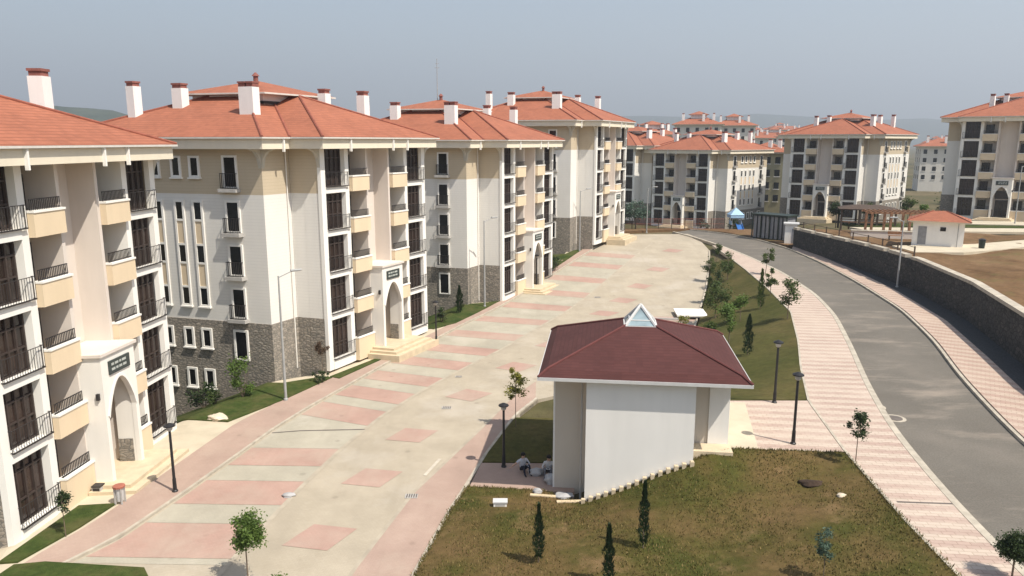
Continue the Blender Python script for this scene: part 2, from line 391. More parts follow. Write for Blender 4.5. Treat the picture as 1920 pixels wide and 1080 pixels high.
def ground_h(x, y):
    """the big sheet: always a little below the draped surfaces"""
    base = near_h(x, max(y, 14)) if y < 96 else None
    if y < 96:
        xw = xat(WALL2, y)
        if x > xw:
            base = lerp(ZR, zt(y), sm((x-xw-1.2)/2.0))
    f = far_h(x, y)
    if y < 96: z = base
    elif y < 112:
        z = lerp(near_h(x, y) if x < 36 else lerp(ZR, zt(y), sm((x-37)/6)), f, sm((y-98)/14))
    else: z = f
    far = sm((math.hypot(x, y-60)-120)/120)
    return lerp(z, -1.0, far)

def axis(lo, hi, step, far):
    a = []; v = lo
    while v < hi+1e-6: a.append(v); v += step
    g = step; v = hi
    while v < far: g *= 1.5; v += g; a.append(v)
    g = step; v = lo; b = []
    while v > -far: g *= 1.5; v -= g; b.append(v)
    return b[::-1]+a
xs = axis(-44, 84, 1.3, 7000); ys = axis(12, 150, 1.3, 7000)
mb = MB()
mb.v = [(x, y, ground_h(x, y)-.32) for y in ys for x in xs]
nx = len(xs)
for j in range(len(ys)-1):
    for i in range(nx-1):
        mb.f.append((j*nx+i, j*nx+i+1, (j+1)*nx+i+1, (j+1)*nx+i)); mb.m.append(0)
g = mb.build('ground', M['ground'], smooth=True); tag(g, kind='structure')

def patch(name, poly, mat, off=0.0, cell=1.2, hf=near_h, skirt=.4, kind='structure', smooth=True):
    """a draped sheet with a real edge"""
    bm = bmesh.new()
    vs = [bm.verts.new((x, y, 0)) for x, y in poly]
    f = bm.faces.new(vs)
    if f.normal.z < 0: f.normal_flip()
    bm.normal_update()
    bmesh.ops.triangulate(bm, faces=bm.faces[:])
    x0 = min(p[0] for p in poly); x1 = max(p[0] for p in poly); y0 = min(p[1] for p in poly); y1 = max(p[1] for p in poly)
    if cell:
        k = math.floor(x0/cell)+1
        while k*cell < x1:
            bmesh.ops.bisect_plane(bm, geom=bm.verts[:]+bm.edges[:]+bm.faces[:], plane_co=(k*cell,0,0), plane_no=(1,0,0)); k += 1
        k = math.floor(y0/cell)+1
        while k*cell < y1:
            bmesh.ops.bisect_plane(bm, geom=bm.verts[:]+bm.edges[:]+bm.faces[:], plane_co=(0,k*cell,0), plane_no=(0,1,0)); k += 1
    for v in bm.verts: v.co.z = hf(v.co.x, v.co.y)+off
    if skirt:
        be = [e for e in bm.edges if e.is_boundary]
        r = bmesh.ops.extrude_edge_only(bm, edges=be)
        for v in r['geom']:
            if isinstance(v, bmesh.types.BMVert): v.co.z -= skirt
    bmesh.ops.recalc_face_normals(bm, faces=bm.faces)
    me = bpy.data.meshes.new(name); bm.to_mesh(me); bm.free(); me.materials.append(mat)
    o = bpy.data.objects.new(name, me); COL.objects.link(o)
    if kind: o['kind'] = kind
    return o
def resample(pl, n):
    ds = [0]
    for a, b in zip(pl, pl[1:]): ds.append(ds[-1]+math.hypot(b[0]-a[0], b[1]-a[1]))
    out = []
    for i in range(n):
        t = ds[-1]*i/(n-1)
        for k in range(len(pl)-1):
            if ds[k] <= t <= ds[k+1]+1e-9:
                u = (t-ds[k])/(ds[k+1]-ds[k]+1e-9)
                out.append((lerp(pl[k][0],pl[k+1][0],u), lerp(pl[k][1],pl[k+1][1],u))); break
    return out
def smoothline(pl, n):
    p = resample(pl, n)
    for _ in range(6):
        p = [p[0]]+[((a[0]+2*b[0]+c[0])/4, (a[1]+2*b[1]+c[1])/4) for a, b, c in zip(p, p[1:], p[2:])]+[p[-1]]
    return p
def offset(pl, d):
    out = []
    for i in range(len(pl)):
        a = pl[max(0, i-1)]; b = pl[min(len(pl)-1, i+1)]
        dx = b[0]-a[0]; dy = b[1]-a[1]; l = math.hypot(dx, dy)
        out.append((pl[i][0]+dy/l*d, pl[i][1]-dx/l*d))
    return out
def ribbon(name, A, B, mat, z0, hf=near_h, thick=.35, kind='structure'):
    """strip between two polylines (same count), with edge faces down"""
    mb = MB(); n = len(A)
    vs = [(x, y, hf(x, y)+z0) for x, y in A]+[(x, y, hf(x, y)+z0) for x, y in B]
    vs += [(x, y, z-thick) for x, y, z in vs]
    fs = []
    for i in range(n-1):
        fs += [(i, i+1, n+i+1, n+i), (i, 2*n+i, 2*n+i+1, i+1), (n+i, n+i+1, 3*n+i+1, 3*n+i)]
    fs += [(0, n, 3*n, 2*n), (n-1, 3*n-1, 4*n-1, 2*n-1)]
    mb.add(vs, fs)
    o = mb.build(name, mat)
    if kind: o['kind'] = kind
    return o
flat = lambda x, y: ZR

rdl = smoothline(RD_L, 90); rdr = smoothline(RD_R, 90); swl = resample(SW_L, 90)
ribbon('road', rdl, rdr, M['asphalt'], -.12, flat)
ribbon('sidewalk', swl[:], [p for p in offset(smoothline(RD_L[:11], 90), -.29)], M['sidewalk'], 0, flat)
ribbon('sidewalk', [p for p in offset(smoothline(RD_R[:10], 90), .28)], offset(resample(WALL, 90), .02), M['sidewalk2'], 0, flat)
ribbon('kerb', offset(rdl, -.30), offset(rdl, .0), M['kerb'], .015, flat)
ribbon('kerb', offset(rdr, .0), offset(rdr, .17), M['kerb'], .02, flat)
ribbon('kerb_shade_line', offset(rdr, .171), offset(rdr, .279), M['drain'], -.05, flat)  # kerb's shadow drawn as a dark sunken line
# lawn side edging of the inner sidewalk
ribbon('kerb', offset(swl, -.12), offset(swl, -.002), M['kerb'], .03, flat)
# parking lot
lotpoly = LOT_L + [(25.6,108.0)] + LOT_R[::-1]
patch('parking_lot', lotpoly, M['lot'], -.10, 2.4)
# forecourt at the far end where lot and road meet
patch('forecourt', [(9.6,96.5),(13.0,103.0),(16.4,108.8),(8,114),(5,104)], M['path'], -.06, 2.4, lambda x, y: zl(min(y,108)))
# walkway between lot and buildings
LW = [(-19.0,20),(-18.3,25.6),(-17.4,28.4),(-16.9,31.0),(-16.2,35.5),(-15.5,39.6),(-14.0,43.6),(-12.0,48.0),(-9.6,53.0),(-7.4,57.6),(-5.2,63.2),(-2.2,70.6),(1.4,78.9),(5.0,87.0),(9.0,95.7)]
wl = resample(LW, 80); kl = resample(LOT_L[:15], 80)
ribbon('walkway', wl, offset(kl, -.14), M['walkpave'], .0)
ribbon('kerb', offset(kl, -.138), kl, M['kerb'], .012)
# paths in front of the blocks (concrete), under the lawns
patch('path', [(-20.2,20)]+[(x-.6,y) for x,y in FRONT[1:12]]+[(14.5,103.0)]+LW[::-1], M['path'], -.03, 1.2)
# right hand strip of the lot
ri = resample([(-6.1,20),(-5.9,24.8),(-4.4,31.4),(-3.6,33.6),(-1.6,39.2),(.1,44.4),(1.6,47.4)], 40)
ro = resample(LOT_R[:8], 40)
ribbon('walkway', ri, offset(ro, -.16), M['walkpave'], -.092, thick=.05)
ribbon('kerb', offset(ro, -.158), ro, M['kerb'], .01)
ro2 = resample(LOT_R[8:14], 40)
ribbon('kerb', offset(ro2, -.15), ro2, M['kerb'], .01)

# ---- paving pattern: bays, pink bays, diamonds, lines
INNER = [(-10.9,23.5),(-10.6,26.0),(-9.7,31.9),(-8.8,36.4),(-7.6,40.8),(-6.2,44.3),(-4.6,47.8),(-2.7,51.5),(-.7,55.3),(2.3,62.0),(4.9,67.6),(7.9,74.6),(11.6,83.4),(15.5,92.2),(18.8,99.5)]
ki = resample(offset(resample(LOT_L[1:16], 200), .12), 400); ii = resample(INNER, 400)
def near_idx(pl, s):
    return max(0, min(len(pl)-1, int(round(s))))
lenk = sum(math.hypot(b[0]-a[0], b[1]-a[1]) for a, b in zip(ki, ki[1:]))
# bay boundaries run almost square to the camera: pair points of equal depth on both lines
def at_y(pl, y):
    for a, b in zip(pl, pl[1:]):
        if a[1] <= y <= b[1]: return (lerp(a[0],b[0],(y-a[1])/(b[1]-a[1]+1e-9)), y)
    return pl[-1] if y > pl[-1][1] else pl[0]
def bayquad(y0, y1, off, mat, name, mb, inset=.0):
    n = 5
    for k in range(n):
        ya = lerp(y0, y1, k/n); yb = lerp(y0, y1, (k+1)/n)
        ya_, yb_ = ya+lerp(-.15,-1.8,sm((ya-37)/4)), yb+lerp(-.15,-1.8,sm((yb-37)/4))
        a = at_y(ki, ya); b = at_y(ii, ya_); c = at_y(ii, yb_); d = at_y(ki, yb)
        m = 4
        for q in range(m):
            P = [(lerp(a[0],b[0],q/m), lerp(a[1],b[1],q/m)), (lerp(a[0],b[0],(q+1)/m), lerp(a[1],b[1],(q+1)/m)),
                 (lerp(d[0],c[0],(q+1)/m), lerp(d[1],c[1],(q+1)/m)), (lerp(d[0],c[0],q/m), lerp(d[1],c[1],q/m))]
            mb.quad(*[(x, y, near_h(x, y)+off) for x, y in P])
pk = MB(); by = MB()
PINKY = [(m+.9*sm((m-37)/4)-h, m+.9*sm((m-37)/4)+h) for m, h in ((27.35,1.3),(31.47,1.15),(35.35,1.05),(41.4,1.1),(44.7,.95),(47.94,.9),(51.5,.9),(55.0,.9),(59.3,.95),(64.4,.95),(69.8,1.0),(75.1,1.0),(80.9,1.0),(87.0,1.0),(92.2,1.0))]
for a, b in PINKY: bayquad(a, b, -.088, None, '', pk)
prev = 25.6
for a, b in PINKY:
    if a-prev > .4: bayquad(prev+.02, a-.02, -.09, None, '', by)
    prev = b
# right hand pink bays behind the pavilion
def quadpatch(mb, P, off, n=3):
    (a, b, c, d) = P
    for i in range(n):
        for j in range(n):
            def pt(u, v):
                x = lerp(lerp(a[0],b[0],u), lerp(d[0],c[0],u), v); y = lerp(lerp(a[1],b[1],u), lerp(d[1],c[1],u), v)
                return (x, y, near_h(x, y)+off)
            mb.quad(pt(i/n,j/n), pt((i+1)/n,j/n), pt((i+1)/n,(j+1)/n), pt(i/n,(j+1)/n))
for y in (53.5, 57.3, 61.3, 64.0):
    xr = xat(LOT_R[7:], y)-.3
    quadpatch(pk, [(xr-5.2,y+.3),(xr,y),(xr+.7,y+1.7),(xr-4.5,y+2.0)], -.088)
pk2 = MB()
for (x, y) in [(-7.7,27.5),(-6.6,32.9),(-5.4,38.1),(-2.7,44.6),(.3,50.6),(3.2,56.4),(5.9,61.9),(8.5,67.2),(11.0,72.3),(13.6,78.0),(16.9,85.3),(20.6,94.9)]:
    ang = -.2 if y < 42 else -.46
    ux, uy = math.cos(ang), math.sin(ang)
    w = .95; d = .85
    sk = .25
    quadpatch(pk2, [(x-ux*w-uy*-d*0-d*0.0+uy*d-sk, y-uy*w-ux*d), (x+ux*w+uy*d-sk, y+uy*w-ux*d), (x+ux*w-uy*d+sk, y+uy*w+ux*d), (x-ux*w-uy*d+sk, y-uy*w+ux*d)], -.086, 2)
tag(pk.build('pink_paving', M['pinkpave']), kind='structure')
tag(pk2.build('pink_diamond_paving', M['pinkpave']), kind='structure')
tag(by.build('pale_bay_paving', M['bay']), kind='structure')
# edge lines of bays and lane
ln = MB()
def line(mb, pl, w, off):
    A = offset(pl, -w/2); B = offset(pl, w/2)
    for i in range(len(pl)-1):
        mb.quad(*[(x, y, near_h(x, y)+off) for x, y in (A[i], A[i+1], B[i+1], B[i])])
line(ln, resample(INNER, 120), .22, -.084)
line(ln, resample(offset(ri, -.05), 60), .16, -.084)
tag(ln.build('lane_edging', M['laneline']), kind='structure')
mk = MB(); line(mk, [(-4.15,33.1),(-3.6,35.0)], .16, -.078)
tag(mk.build('painted_dash', M['mark']), kind='structure')
dj = MB()
line(dj, [at_y(ki, 38.4), (-11.6,38.7), at_y(ii, 38.9)], .12, -.08)
for y in (27.4,):
    a = (13.9+.3, 26.3); line(dj, [(14.25,25.6),(16.3,25.45)], .11, .006)
tag(dj.build('drain_channel', M['drain']), kind='structure')

# ---- lawns
NEARLAWN = [(-3.5,14)] + [(x+.02,y) for x,y in LOT_R[1:3]] + [(-2.0,31.7),(1.4,31.3),(3.0,30.0),(8.5,29.9),(9.8,30.4),(14.2,30.0)] + [(x-.13,y) for x,y in SW_L[2::-1]]
patch('lawn', NEARLAWN, M['lawn_dry'], .04, .7)
patch('lawn', [(-1.45,34.4),(-1.2,35.6),(-.3,38.8),(.2,40.4),(3.6,40.2),(3.0,34.3)], M['lawn_mid'], .04, .7)
patch('walkway', [(-1.95,31.75),(-1.5,34.35),(3.0,34.25),(2.8,31.2),(1.4,31.35)], M['walkpave'], .0, .8)
FARLAWN = [(15.2,36.7),(17.0,42.3),(19.1,48.3),(21.75,57),(23.15,66.7),(24.25,76.8),(25.0,84.5),(23.6,87.0),(20.6,76.8),(17.4,66.8),(15.2,59.8),(12.6,54.5),(9.4,48.6),(8.6,42),(9.0,36.7)]
patch('lawn', FARLAWN, M['lawn_mid'], .04, .7)
patch('platform_paving', [(8.3,30.3),(14.4,30.15),(15.3,36.6),(8.3,36.6)], M['sidewalk'], .004, 1.5, flat)
for P, m in (([(-18.75,29.9),(-17.25,30.1),(-17.7,28.0),(-18.55,25.5),(-19.25,25.4)], 'lawn_green'),
             ([(-19.9,18.0),(-18.55,25.3),(-17.5,25.5),(-13.6,25.1),(-13.0,24.3),(-12.9,18.0)], 'lawn_green'),
             ([(-18.6,40.2),(-16.0,39.8),(-13.9,43.5),(-12.0,47.8),(-12.6,48.0),(-15.0,46.6),(-16.6,46.9),(-27,48.8),(-30,46.0),(-24,41.5)], 'lawn_green'),
             ([(-12.2,48.0),(-11.5,47.6),(-9.0,53.0),(-9.4,53.1)], 'lawn_green'),
             ([(-6.6,61.0),(-4.9,63.0),(-1.5,71.0),(.6,75.2),(.0,75.1),(-2.3,71.0),(-4.7,70.2),(-14,72),(-16,66),(-9,62.5)], 'lawn_green'),
             ([(4.0,82.6),(3.8,83.4),(6.6,89.2),(9.0,95.0),(8.3,95.0),(6.7,92.6),(-2,95),(-4,90),(2,86)], 'lawn_green')):
    patch('lawn', P, M[m], .05, .8)
TER = [(x+.4,y) for x,y in WALL2]+[(40,96),(70,96),(80,60),(60,20)]
patch('terrace', TER, M['earth'], .02, 1.8, lambda x, y: zt(y)+(.16*math.sin(x*.6)*math.sin(y*.5)+.07*math.sin(x*1.7+y)*math.sin(y*1.3))*min(1,(x-xat(WALL2,y))*.5)+.5*sm((x-xat(WALL2,y)-2)/8)*sm((66-y)/10))
patch('path', [(39.0,71.5),(43.5,71.2),(48.5,73.5),(60,80),(60,84),(49,78.5),(44,77.5),(39.5,77)], M['path'], .07, 1.5, lambda x, y: zt(y)+.1, .3)
patch('path', [(44,92),(80,88),(82,93),(44,97)], M['path'], .3, 2, lambda x, y: zt(y), .3)
patch('path', [(58,104),(95,92),(97,98),(60,111)], M['path'], .3, 2, lambda x, y: zt(y), .3)
patch('verge', [(46,98),(84,94),(92,90.5),(58,102.5),(46,104)], M['lawn_green'], .3, 2, lambda x, y: zt(y), .3)
patch('playground_ground', [(15.5,109.5),(27.0,113.4),(31.2,108.6),(34.0,101),(35.2,94.8),(41,96),(44,112),(40,119),(20,120),(12,116)], M['earth'], .06, 2, lambda x, y: ZR if y < 112 else lerp(ZR, -.2, sm((y-112)/14)), .5)

patch('path', [(9.2,30.5),(10.7,30.5),(11.9,36.3),(9.4,36.3)], M['path'], .012, 1.5, flat, .3)
# grass blades over the near lawn
gb = MB()
for _ in range(42000):
    x = random.uniform(-3.4, 14.2); y = random.uniform(19.5, 31.5)
    if not pin((x, y), NEARLAWN): continue
    if math.sin(x*1.1+2)*math.sin(y*.8+x*.3) + random.uniform(-.8,.8) < -.15: continue
    z = near_h(x, y)+.03; a = random.uniform(0, 6.28); w = random.uniform(.012,.03); h = random.uniform(.04,.12)
    dx, dy = math.cos(a)*w, math.sin(a)*w; lx, ly = random.uniform(-.05,.05), random.uniform(-.05,.05)
    gb.add([(x-dx,y-dy,z),(x+dx,y+dy,z),(x+lx,y+ly,z+h)], [(0,1,2)])
EL = NEARLAWN+[NEARLAWN[0]]
for (xa_, ya_), (xb_, yb_) in zip(EL, EL[1:]):
    for _ in range(int(math.hypot(xb_-xa_, yb_-ya_)*150)):
        t = random.random(); x = lerp(xa_,xb_,t)+random.gauss(0,.07); y = lerp(ya_,yb_,t)+random.gauss(0,.07)
        z = near_h(x, y)+.0; a = random.uniform(0,6.28); w = random.uniform(.012,.03); h = random.uniform(.05,.15)
        dx, dy = math.cos(a)*w, math.sin(a)*w
        gb.add([(x-dx,y-dy,z),(x+dx,y+dy,z),(x+random.uniform(-.07,.07),y+random.uniform(-.07,.07),z+h)], [(0,1,2)])
m_, nt_, b_ = nm('grass blade', .8, .15)
g_ = N(nt_, 'ShaderNodeNewGeometry')
L(nt_, ramp(nt_, g_.outputs['Random Per Island'], [(0,(.06,.068,.015)),(.5,(.125,.10,.03)),(1,(.23,.17,.07))]), b_.inputs['Base Color'])
o = gb.build('grass', m_); tag(o, 'short dry grass blades on the near lawn', 'grass', kind='stuff')

# ------------------------------------------------------------------ retaining wall
def wallmesh():
    mb = MB(); A = resample(WALL2, 70); B = offset(A, .5)
    n = len(A)
    top = [zt(y)+.22 for x, y in A]
    vs = [(x,y,ZR-.4) for x,y in A]+[(x,y,top[i]) for i,(x,y) in enumerate(A)]+[(x,y,top[i]) for i,(x,y) in enumerate(B)]+[(x,y,ZR-.4) for x,y in B]
    fs = []
    for i in range(n-1):
        for k in range(3): fs.append((k*n+i, k*n+i+1, (k+1)*n+i+1, (k+1)*n+i))
    fs += [(0,n,2*n,3*n), (n-1,2*n-1,3*n-1,4*n-1)]
    mb.add(vs, fs); return mb, A, top
ribbon('wall_shade_strip', offset(resample(WALL, 90), .02), offset(resample(WALL2, 90), .2), M['wall_shade'], .02, flat)  # dark sheet standing in for the wall's cast shadow on the ground
rw = empty('retaining_wall', (30, 50, ZR)); tag(rw, 'long curved dark stone retaining wall with pale coping beside the road', 'wall')
mbw, WA, WT = wallmesh()
o = mbw.build('wall', M['basalt'], rw); o.location = (-30,-50,-ZR)
cp = MB(); A = offset(WA, -.06); B = offset(WA, .56)
for i in range(len(WA)-1):
    y = WA[i][1]
    gap = y > 66 and (i % 4 == 3)
    if gap: continue
    z0 = WT[i]+.002; z1 = WT[i+1]+.002; t = .24 if y < 66 else .3
    a, b, c, d = A[i], A[i+1], B[i+1], B[i]
    cp.add([(*a,z0),(*b,z1),(*c,z1),(*d,z0),(*a,z0+t),(*b,z1+t),(*c,z1+t),(*d,z0+t)], [(3,2,1,0),(4,5,6,7),(0,1,5,4),(1,2,6,5),(2,3,7,6),(3,0,4,7)])
o = cp.build('coping', M['kerb'], rw); o.location = (-30,-50,-ZR)
# low fence on the far stretch of the wall
fe = empty('garden_fence', (35.6, 80, ZR)); tag(fe, 'thin dark post and rail fence along the far stretch of the wall', 'fence')
fp = MB(); FA = [p for p in offset(WA, .75) if p[1] > 67]
for i in range(0, len(FA)):
    x, y = FA[i]; z = zt(y)
    if i % 3 == 0: fp.box(x-.05,x+.05,y-.05,y+.05,z-.2,z+1.25)
    if i < len(FA)-1:
        x2, y2 = FA[i+1]; z2 = zt(y2)
        for h in (.55, 1.15): fp.tube((x,y,z+h),(x2,y2,z2+h),.03,n=5)
o = fp.build('fence_rails', M['darkwood'], fe); o.location = (-35.6,-80,-ZR)

# ------------------------------------------------------------------ apartment block
H = 2.85; LEN = 12.24
def make_block(mirror):
    sg = -1 if mirror else 1
    mp = lambda e, s, z: (.984*e, sg*(s+.18*e), z)
    root = empty('apartment_building', (0,0,0))
    def B(): return MB(mp)
    # --- walls of the body and side arms
    w = B()
    def arm(x0, x1, y0, y1):
        w.box(x0-.05,x1+.05,y0-.05,y1+.05,-6.5,3.02,2)
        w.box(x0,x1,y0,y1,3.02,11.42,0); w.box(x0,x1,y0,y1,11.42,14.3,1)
    arm(-16.75,-2.35,-2.4,14.64)
    arm(-19.1,-16.8,.0,12.24)
    # street arm core and its side panels
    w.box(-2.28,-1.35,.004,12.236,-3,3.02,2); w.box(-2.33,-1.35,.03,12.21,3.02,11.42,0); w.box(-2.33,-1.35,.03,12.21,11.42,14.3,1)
    for y0, y1 in ((.02,.3),(11.94,12.22)):
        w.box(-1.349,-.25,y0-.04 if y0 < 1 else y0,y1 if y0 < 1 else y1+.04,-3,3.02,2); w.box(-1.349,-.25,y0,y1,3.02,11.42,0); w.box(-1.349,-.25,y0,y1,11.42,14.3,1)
    w.build('wall', [M['siding'], M['tan'], M['stone']], root)
    # --- street front: lining, piers, slabs
    f = B()
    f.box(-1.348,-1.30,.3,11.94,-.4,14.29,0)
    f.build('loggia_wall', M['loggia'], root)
    f = B()
    for a, b in ((-.035,.4),(2.42,2.82),(9.42,9.82),(11.84,12.275)):
        f.box(-1.29 if 1 < a < 11 else -.249, 0, a, b, -.62, 14.29)
    f.build('pilaster', M['trim'], root)
    for a, b in ((.4,2.42),(9.82,11.84)):
        for k in range(1, 5):
            f = B(); f.box(-1.29,.03,a,b,k*H,k*H+.40); f.build('floor_band', M['trim'], root)
        f = B(); f.box(-1.29,.05,a,b,-.62,.06); f.build('plinth', M['trim'], root)
    f = B(); f.box(-1.29,-1.18,4.92,7.32,-.6,14.29); f.build('entrance_bay_wall', M['pink'], root)
    f = B()
    for a, b in ((4.72,4.92),(7.32,7.52)): f.box(-1.29,.0,a,b,-.6,14.29)
    f.build('loggia_pier', M['pink'], root)
    # --- glazed bays
    for a, b in ((.4,2.42),(9.82,11.84)):
        for k in range(5):
            z0 = k*H+(.41 if k else .07); z1 = (k+1)*H-.01 if k < 4 else 14.28
            g_ = B(); g_.box(-.42,-.38,a+.01,b-.01,z0,z1); win = g_.build('window', M['screen'], root)
            fr = B(); n = 4
            for i in range(n+1):
                y = lerp(a+.03, b-.11, i/n); fr.box(-.38,-.30,y,y+.08,z0,z1)
            for z in (z0, z0+.95, z1-.62, z1-.08): fr.box(-.375,-.31,a+.02,b-.02,z,z+.07)
            fr.build('frame', M['brown'], win)
            rl = B(); y0 = a-.02; y1 = b+.24
            rl.box(.051,.15,y0,y1,z0-.012,z0+.012)
            for z in (z0+.02, z0+.92): rl.box(.12,.145,y0,y1,z,z+.028)
            for z in (z0+.02, z0+.92): rl.box(.004,.12,y1-.025,y1,z,z+.028); rl.box(.004,.12,y0,y0+.025,z,z+.028)
            m = int((y1-y0)/.14)
            for i in range(m+1):
                y = lerp(y0, y1-.025, i/m); rl.box(.125,.14,y,y+.014,z0+.028,z0+.92)
            for i in range(1):
                x = .06
                rl.box(x,x+.02,y1-.03,y1-.01,z0+.04,z0+.93); rl.box(x,x+.02,y0+.01,y0+.03,z0+.04,z0+.93)
            rl.build('railing', M['iron'], win)
    # --- balconies
    for a, b in ((2.82,4.72),(7.52,9.42)):
        for k in range(5):
            zb = k*H
            bl = B()
            lo = zb+.02 if k else -.6
            bl.box(-.08,.26,a+.02,b-.0,lo,zb+1.0); bl.box(-1.29,-.081,a+.001,b-.001,lo,zb+.2)
            bl.box(-.1,.30,a-.0,b+.02,zb+1.0,zb+1.09,1)
            bal = bl.build('balcony', [M['beige'], M['trim']], root)
            rl = B(); z0 = zb+1.09
            for z in (z0+.03, z0+.42): rl.box(.10,.14,a+.05,b-.05,z,z+.04)
            m = int((b-a)/.11)
            for i in range(m+1):
                y = lerp(a+.05, b-.075, i/m); rl.box(.11,.135,y,y+.025,z0,z0+.44)
            rl.build('railing', M['iron'], bal)
            dr = B(); c = (a+b)/2
            dr.box(-1.299,-1.24,c-.1,c+.85,zb+.2,zb+2.4); d_ = dr.build('balcony_door', M['glass'], bal)
            fr = B()
            for y in (c-.16, c+.36, c+.85): fr.box(-1.298,-1.22,y,y+.06,zb+.2,zb+2.46)
            fr.box(-1.298,-1.22,c-.1,c+.85,zb+2.4,zb+2.46); fr.build('frame', M['brown'], d_)
    # --- entrance portal
    pt = B()
    s0, s1 = 4.76, 7.30; a0, a1 = 5.0, 7.06; FE = .98; sp = 2.95; ap = 4.62; top = 5.85
    arc = []
    n = 9; c = (a0+a1)/2; r = a1-a0
    for i in range(n+1):
        t = i/n; arc.append((lerp(a0, c, t), sp+(ap-sp)*math.sin(t*math.pi/2)**.82))
    arc += [(a0+a1-x, z) for x, z in arc[-2::-1]]
    for xa, xb in ((FE, FE-.2),):
        P = [(a0, -.1)]+arc+[(a1, -.1)]
        for (y, z), (y2, z2) in zip(arc, arc[1:]):
            pt.add([(xa,y,z),(xa,y2,z2),(xa,y2,top),(xa,y,top),(xb,y,z),(xb,y2,z2),(xb,y2,top),(xb,y,top)],
                   [(0,1,2,3),(7,6,5,4),(0,4,5,1),(3,2,6,7)])
        pt.box(xb,xa,s0,a0,-.6,top); pt.box(xb,xa,a1,s1,-.6,top)
    pt.box(.001,FE-.2,s0,s0+.22,-.6,top); pt.box(.001,FE-.2,s1-.22,s1,-.6,top); pt.box(-1.17,FE-.2,s0+.22,s1-.22,top-.5,top)
    por = pt.build('entrance_portal', M['white'], root)
    cpg = B(); cpg.box(-1.15,FE+.1,s0-.1,s1+.1,top+.002,top+.14); cpg.build('coping', M['pink'], por)
    ar = B()
    for (y, z), (y2, z2) in zip(arc, arc[1:]):
        k = 1.07
        o1 = (lerp(c, y, 1.09), z+.13); o2 = (lerp(c, y2, 1.09), z2+.13)
        ar.add([(FE+.04,y,z),(FE+.04,y2,z2),(FE+.04,*o2),(FE+.04,*o1),(FE+.001,y,z),(FE+.001,y2,z2),(FE+.001,*o2),(FE+.001,*o1)], [(0,1,2,3),(0,4,5,1),(3,2,6,7),(4,5,6,7)])
    ar.build('arch_moulding', M['trim'], por)
    sg_ = B(); sg_.box(FE+.003,FE+.07,5.25,6.8,4.9,5.52); sgo = sg_.build('sign_plate', M['sign'], por)
    tx = B()
    for z, ws in ((5.29, (.22,.3,.16,.36)), (5.06, (.3,.18,.26,.3))):
        y = 5.4
        for w_ in ws: tx.box(FE+.071,FE+.076,y,y+w_*.86,z,z+.11); y += w_+.04
    tx.build('sign_lettering', M['signtext'], sgo)
    dd = B(); dd.box(-1.16,-1.1,5.1,7.04,.05,2.5); dd.box(-1.16,-1.11,4.95,7.19,2.7,3.9)
    drs = dd.build('entrance_door', M['screen'], por)
    dl = B()
    for y in (5.1,5.57,6.04,6.5,6.97): dl.box(-1.099,-1.05,y,y+.07,.05,2.5)
    for z in (.05,.9,2.42): dl.box(-1.098,-1.052,5.1,7.04,z,z+.08)
    dl.build('frame', M['brown'], drs)
    for ya_, yb_ in ((s1-.26,s1-.221),(s0+.221,s0+.26)): wn = B(); wn.box(-.0,FE-.31,ya_,yb_,.02,1.15); wn.build('stone_wainscot', M['stone'], por)
    for ya_, yb_, za_ in ((s0-.12,s0-.001,3.9),(s1+.001,s1+.12,2.75)): lm = B(); lm.box(.7,.82,ya_,yb_,za_,za_+.3); lm.build('wall_lamp', M['iron'], por)
    for i, (e1, yy0, yy1, zt_) in enumerate(((1.95,4.35,8.4,.0),(2.35,4.05,8.75,-.17),(2.75,3.75,9.1,-.34))):
        st = B(); st.box(-1.16 if i == 0 else .3, e1, yy0, yy1, -1.4, zt_); st.build('entrance_step', M['step'], root)
    # --- side windows (the side that faces the camera)
    S0 = -2.4
    def wl_(u): return -2.35-u
    for (u0, u1) in ((1.75,2.85),(11.55,12.65)):
        for k in range(0, 5):
            z0 = k*H+.42; z1 = k*H+2.5; p = S0-(.05 if k == 0 else 0)
            g_ = B(); g_.box(wl_(u1-.1),wl_(u0+.1),p-.03,p+.02,z0+.08,z1-.1); win = g_.build('window', M['glass'], root)
            fr = B()
            for ua, ub in ((u0,u0+.13),(u1-.13,u1)): fr.box(wl_(ub),wl_(ua),p-.09,p+.02,z0,z1)
            fr.box(wl_(u1-.13),wl_(u0+.13),p-.085,p+.02,z1-.13,z1); fr.box(wl_(u1-.13),wl_(u0+.13),p-.085,p+.02,z0,z0+.1)
            fr.build('frame', M['trim'], win)
            if k:
                rl = B(); rl.box(wl_(u1+.12),wl_(u0-.12),p-.42,p+.02,z0-.24,z0-.02); rl.build('ledge', M['ledge'], win)
                rl = B()
                for z in (z0+.02, z0+.92): rl.box(wl_(u1-.02),wl_(u0+.02),p-.36,p-.325,z,z+.04)
                for uu in (u0+.02, u1-.055):
                    for z in (z0+.02, z0+.92): rl.box(wl_(uu+.035),wl_(uu),p-.325,p-.09,z,z+.04)
                    rl.box(wl_(uu+.03),wl_(uu),p-.22,p-.19,z0,z0+.93)
                for i in range(9):
                    u = lerp(u0+.03, u1-.05, i/8); rl.box(wl_(u+.022),wl_(u),p-.355,p-.33,z0,z0+.93)
                rl.build('railing', M['iron'], win)
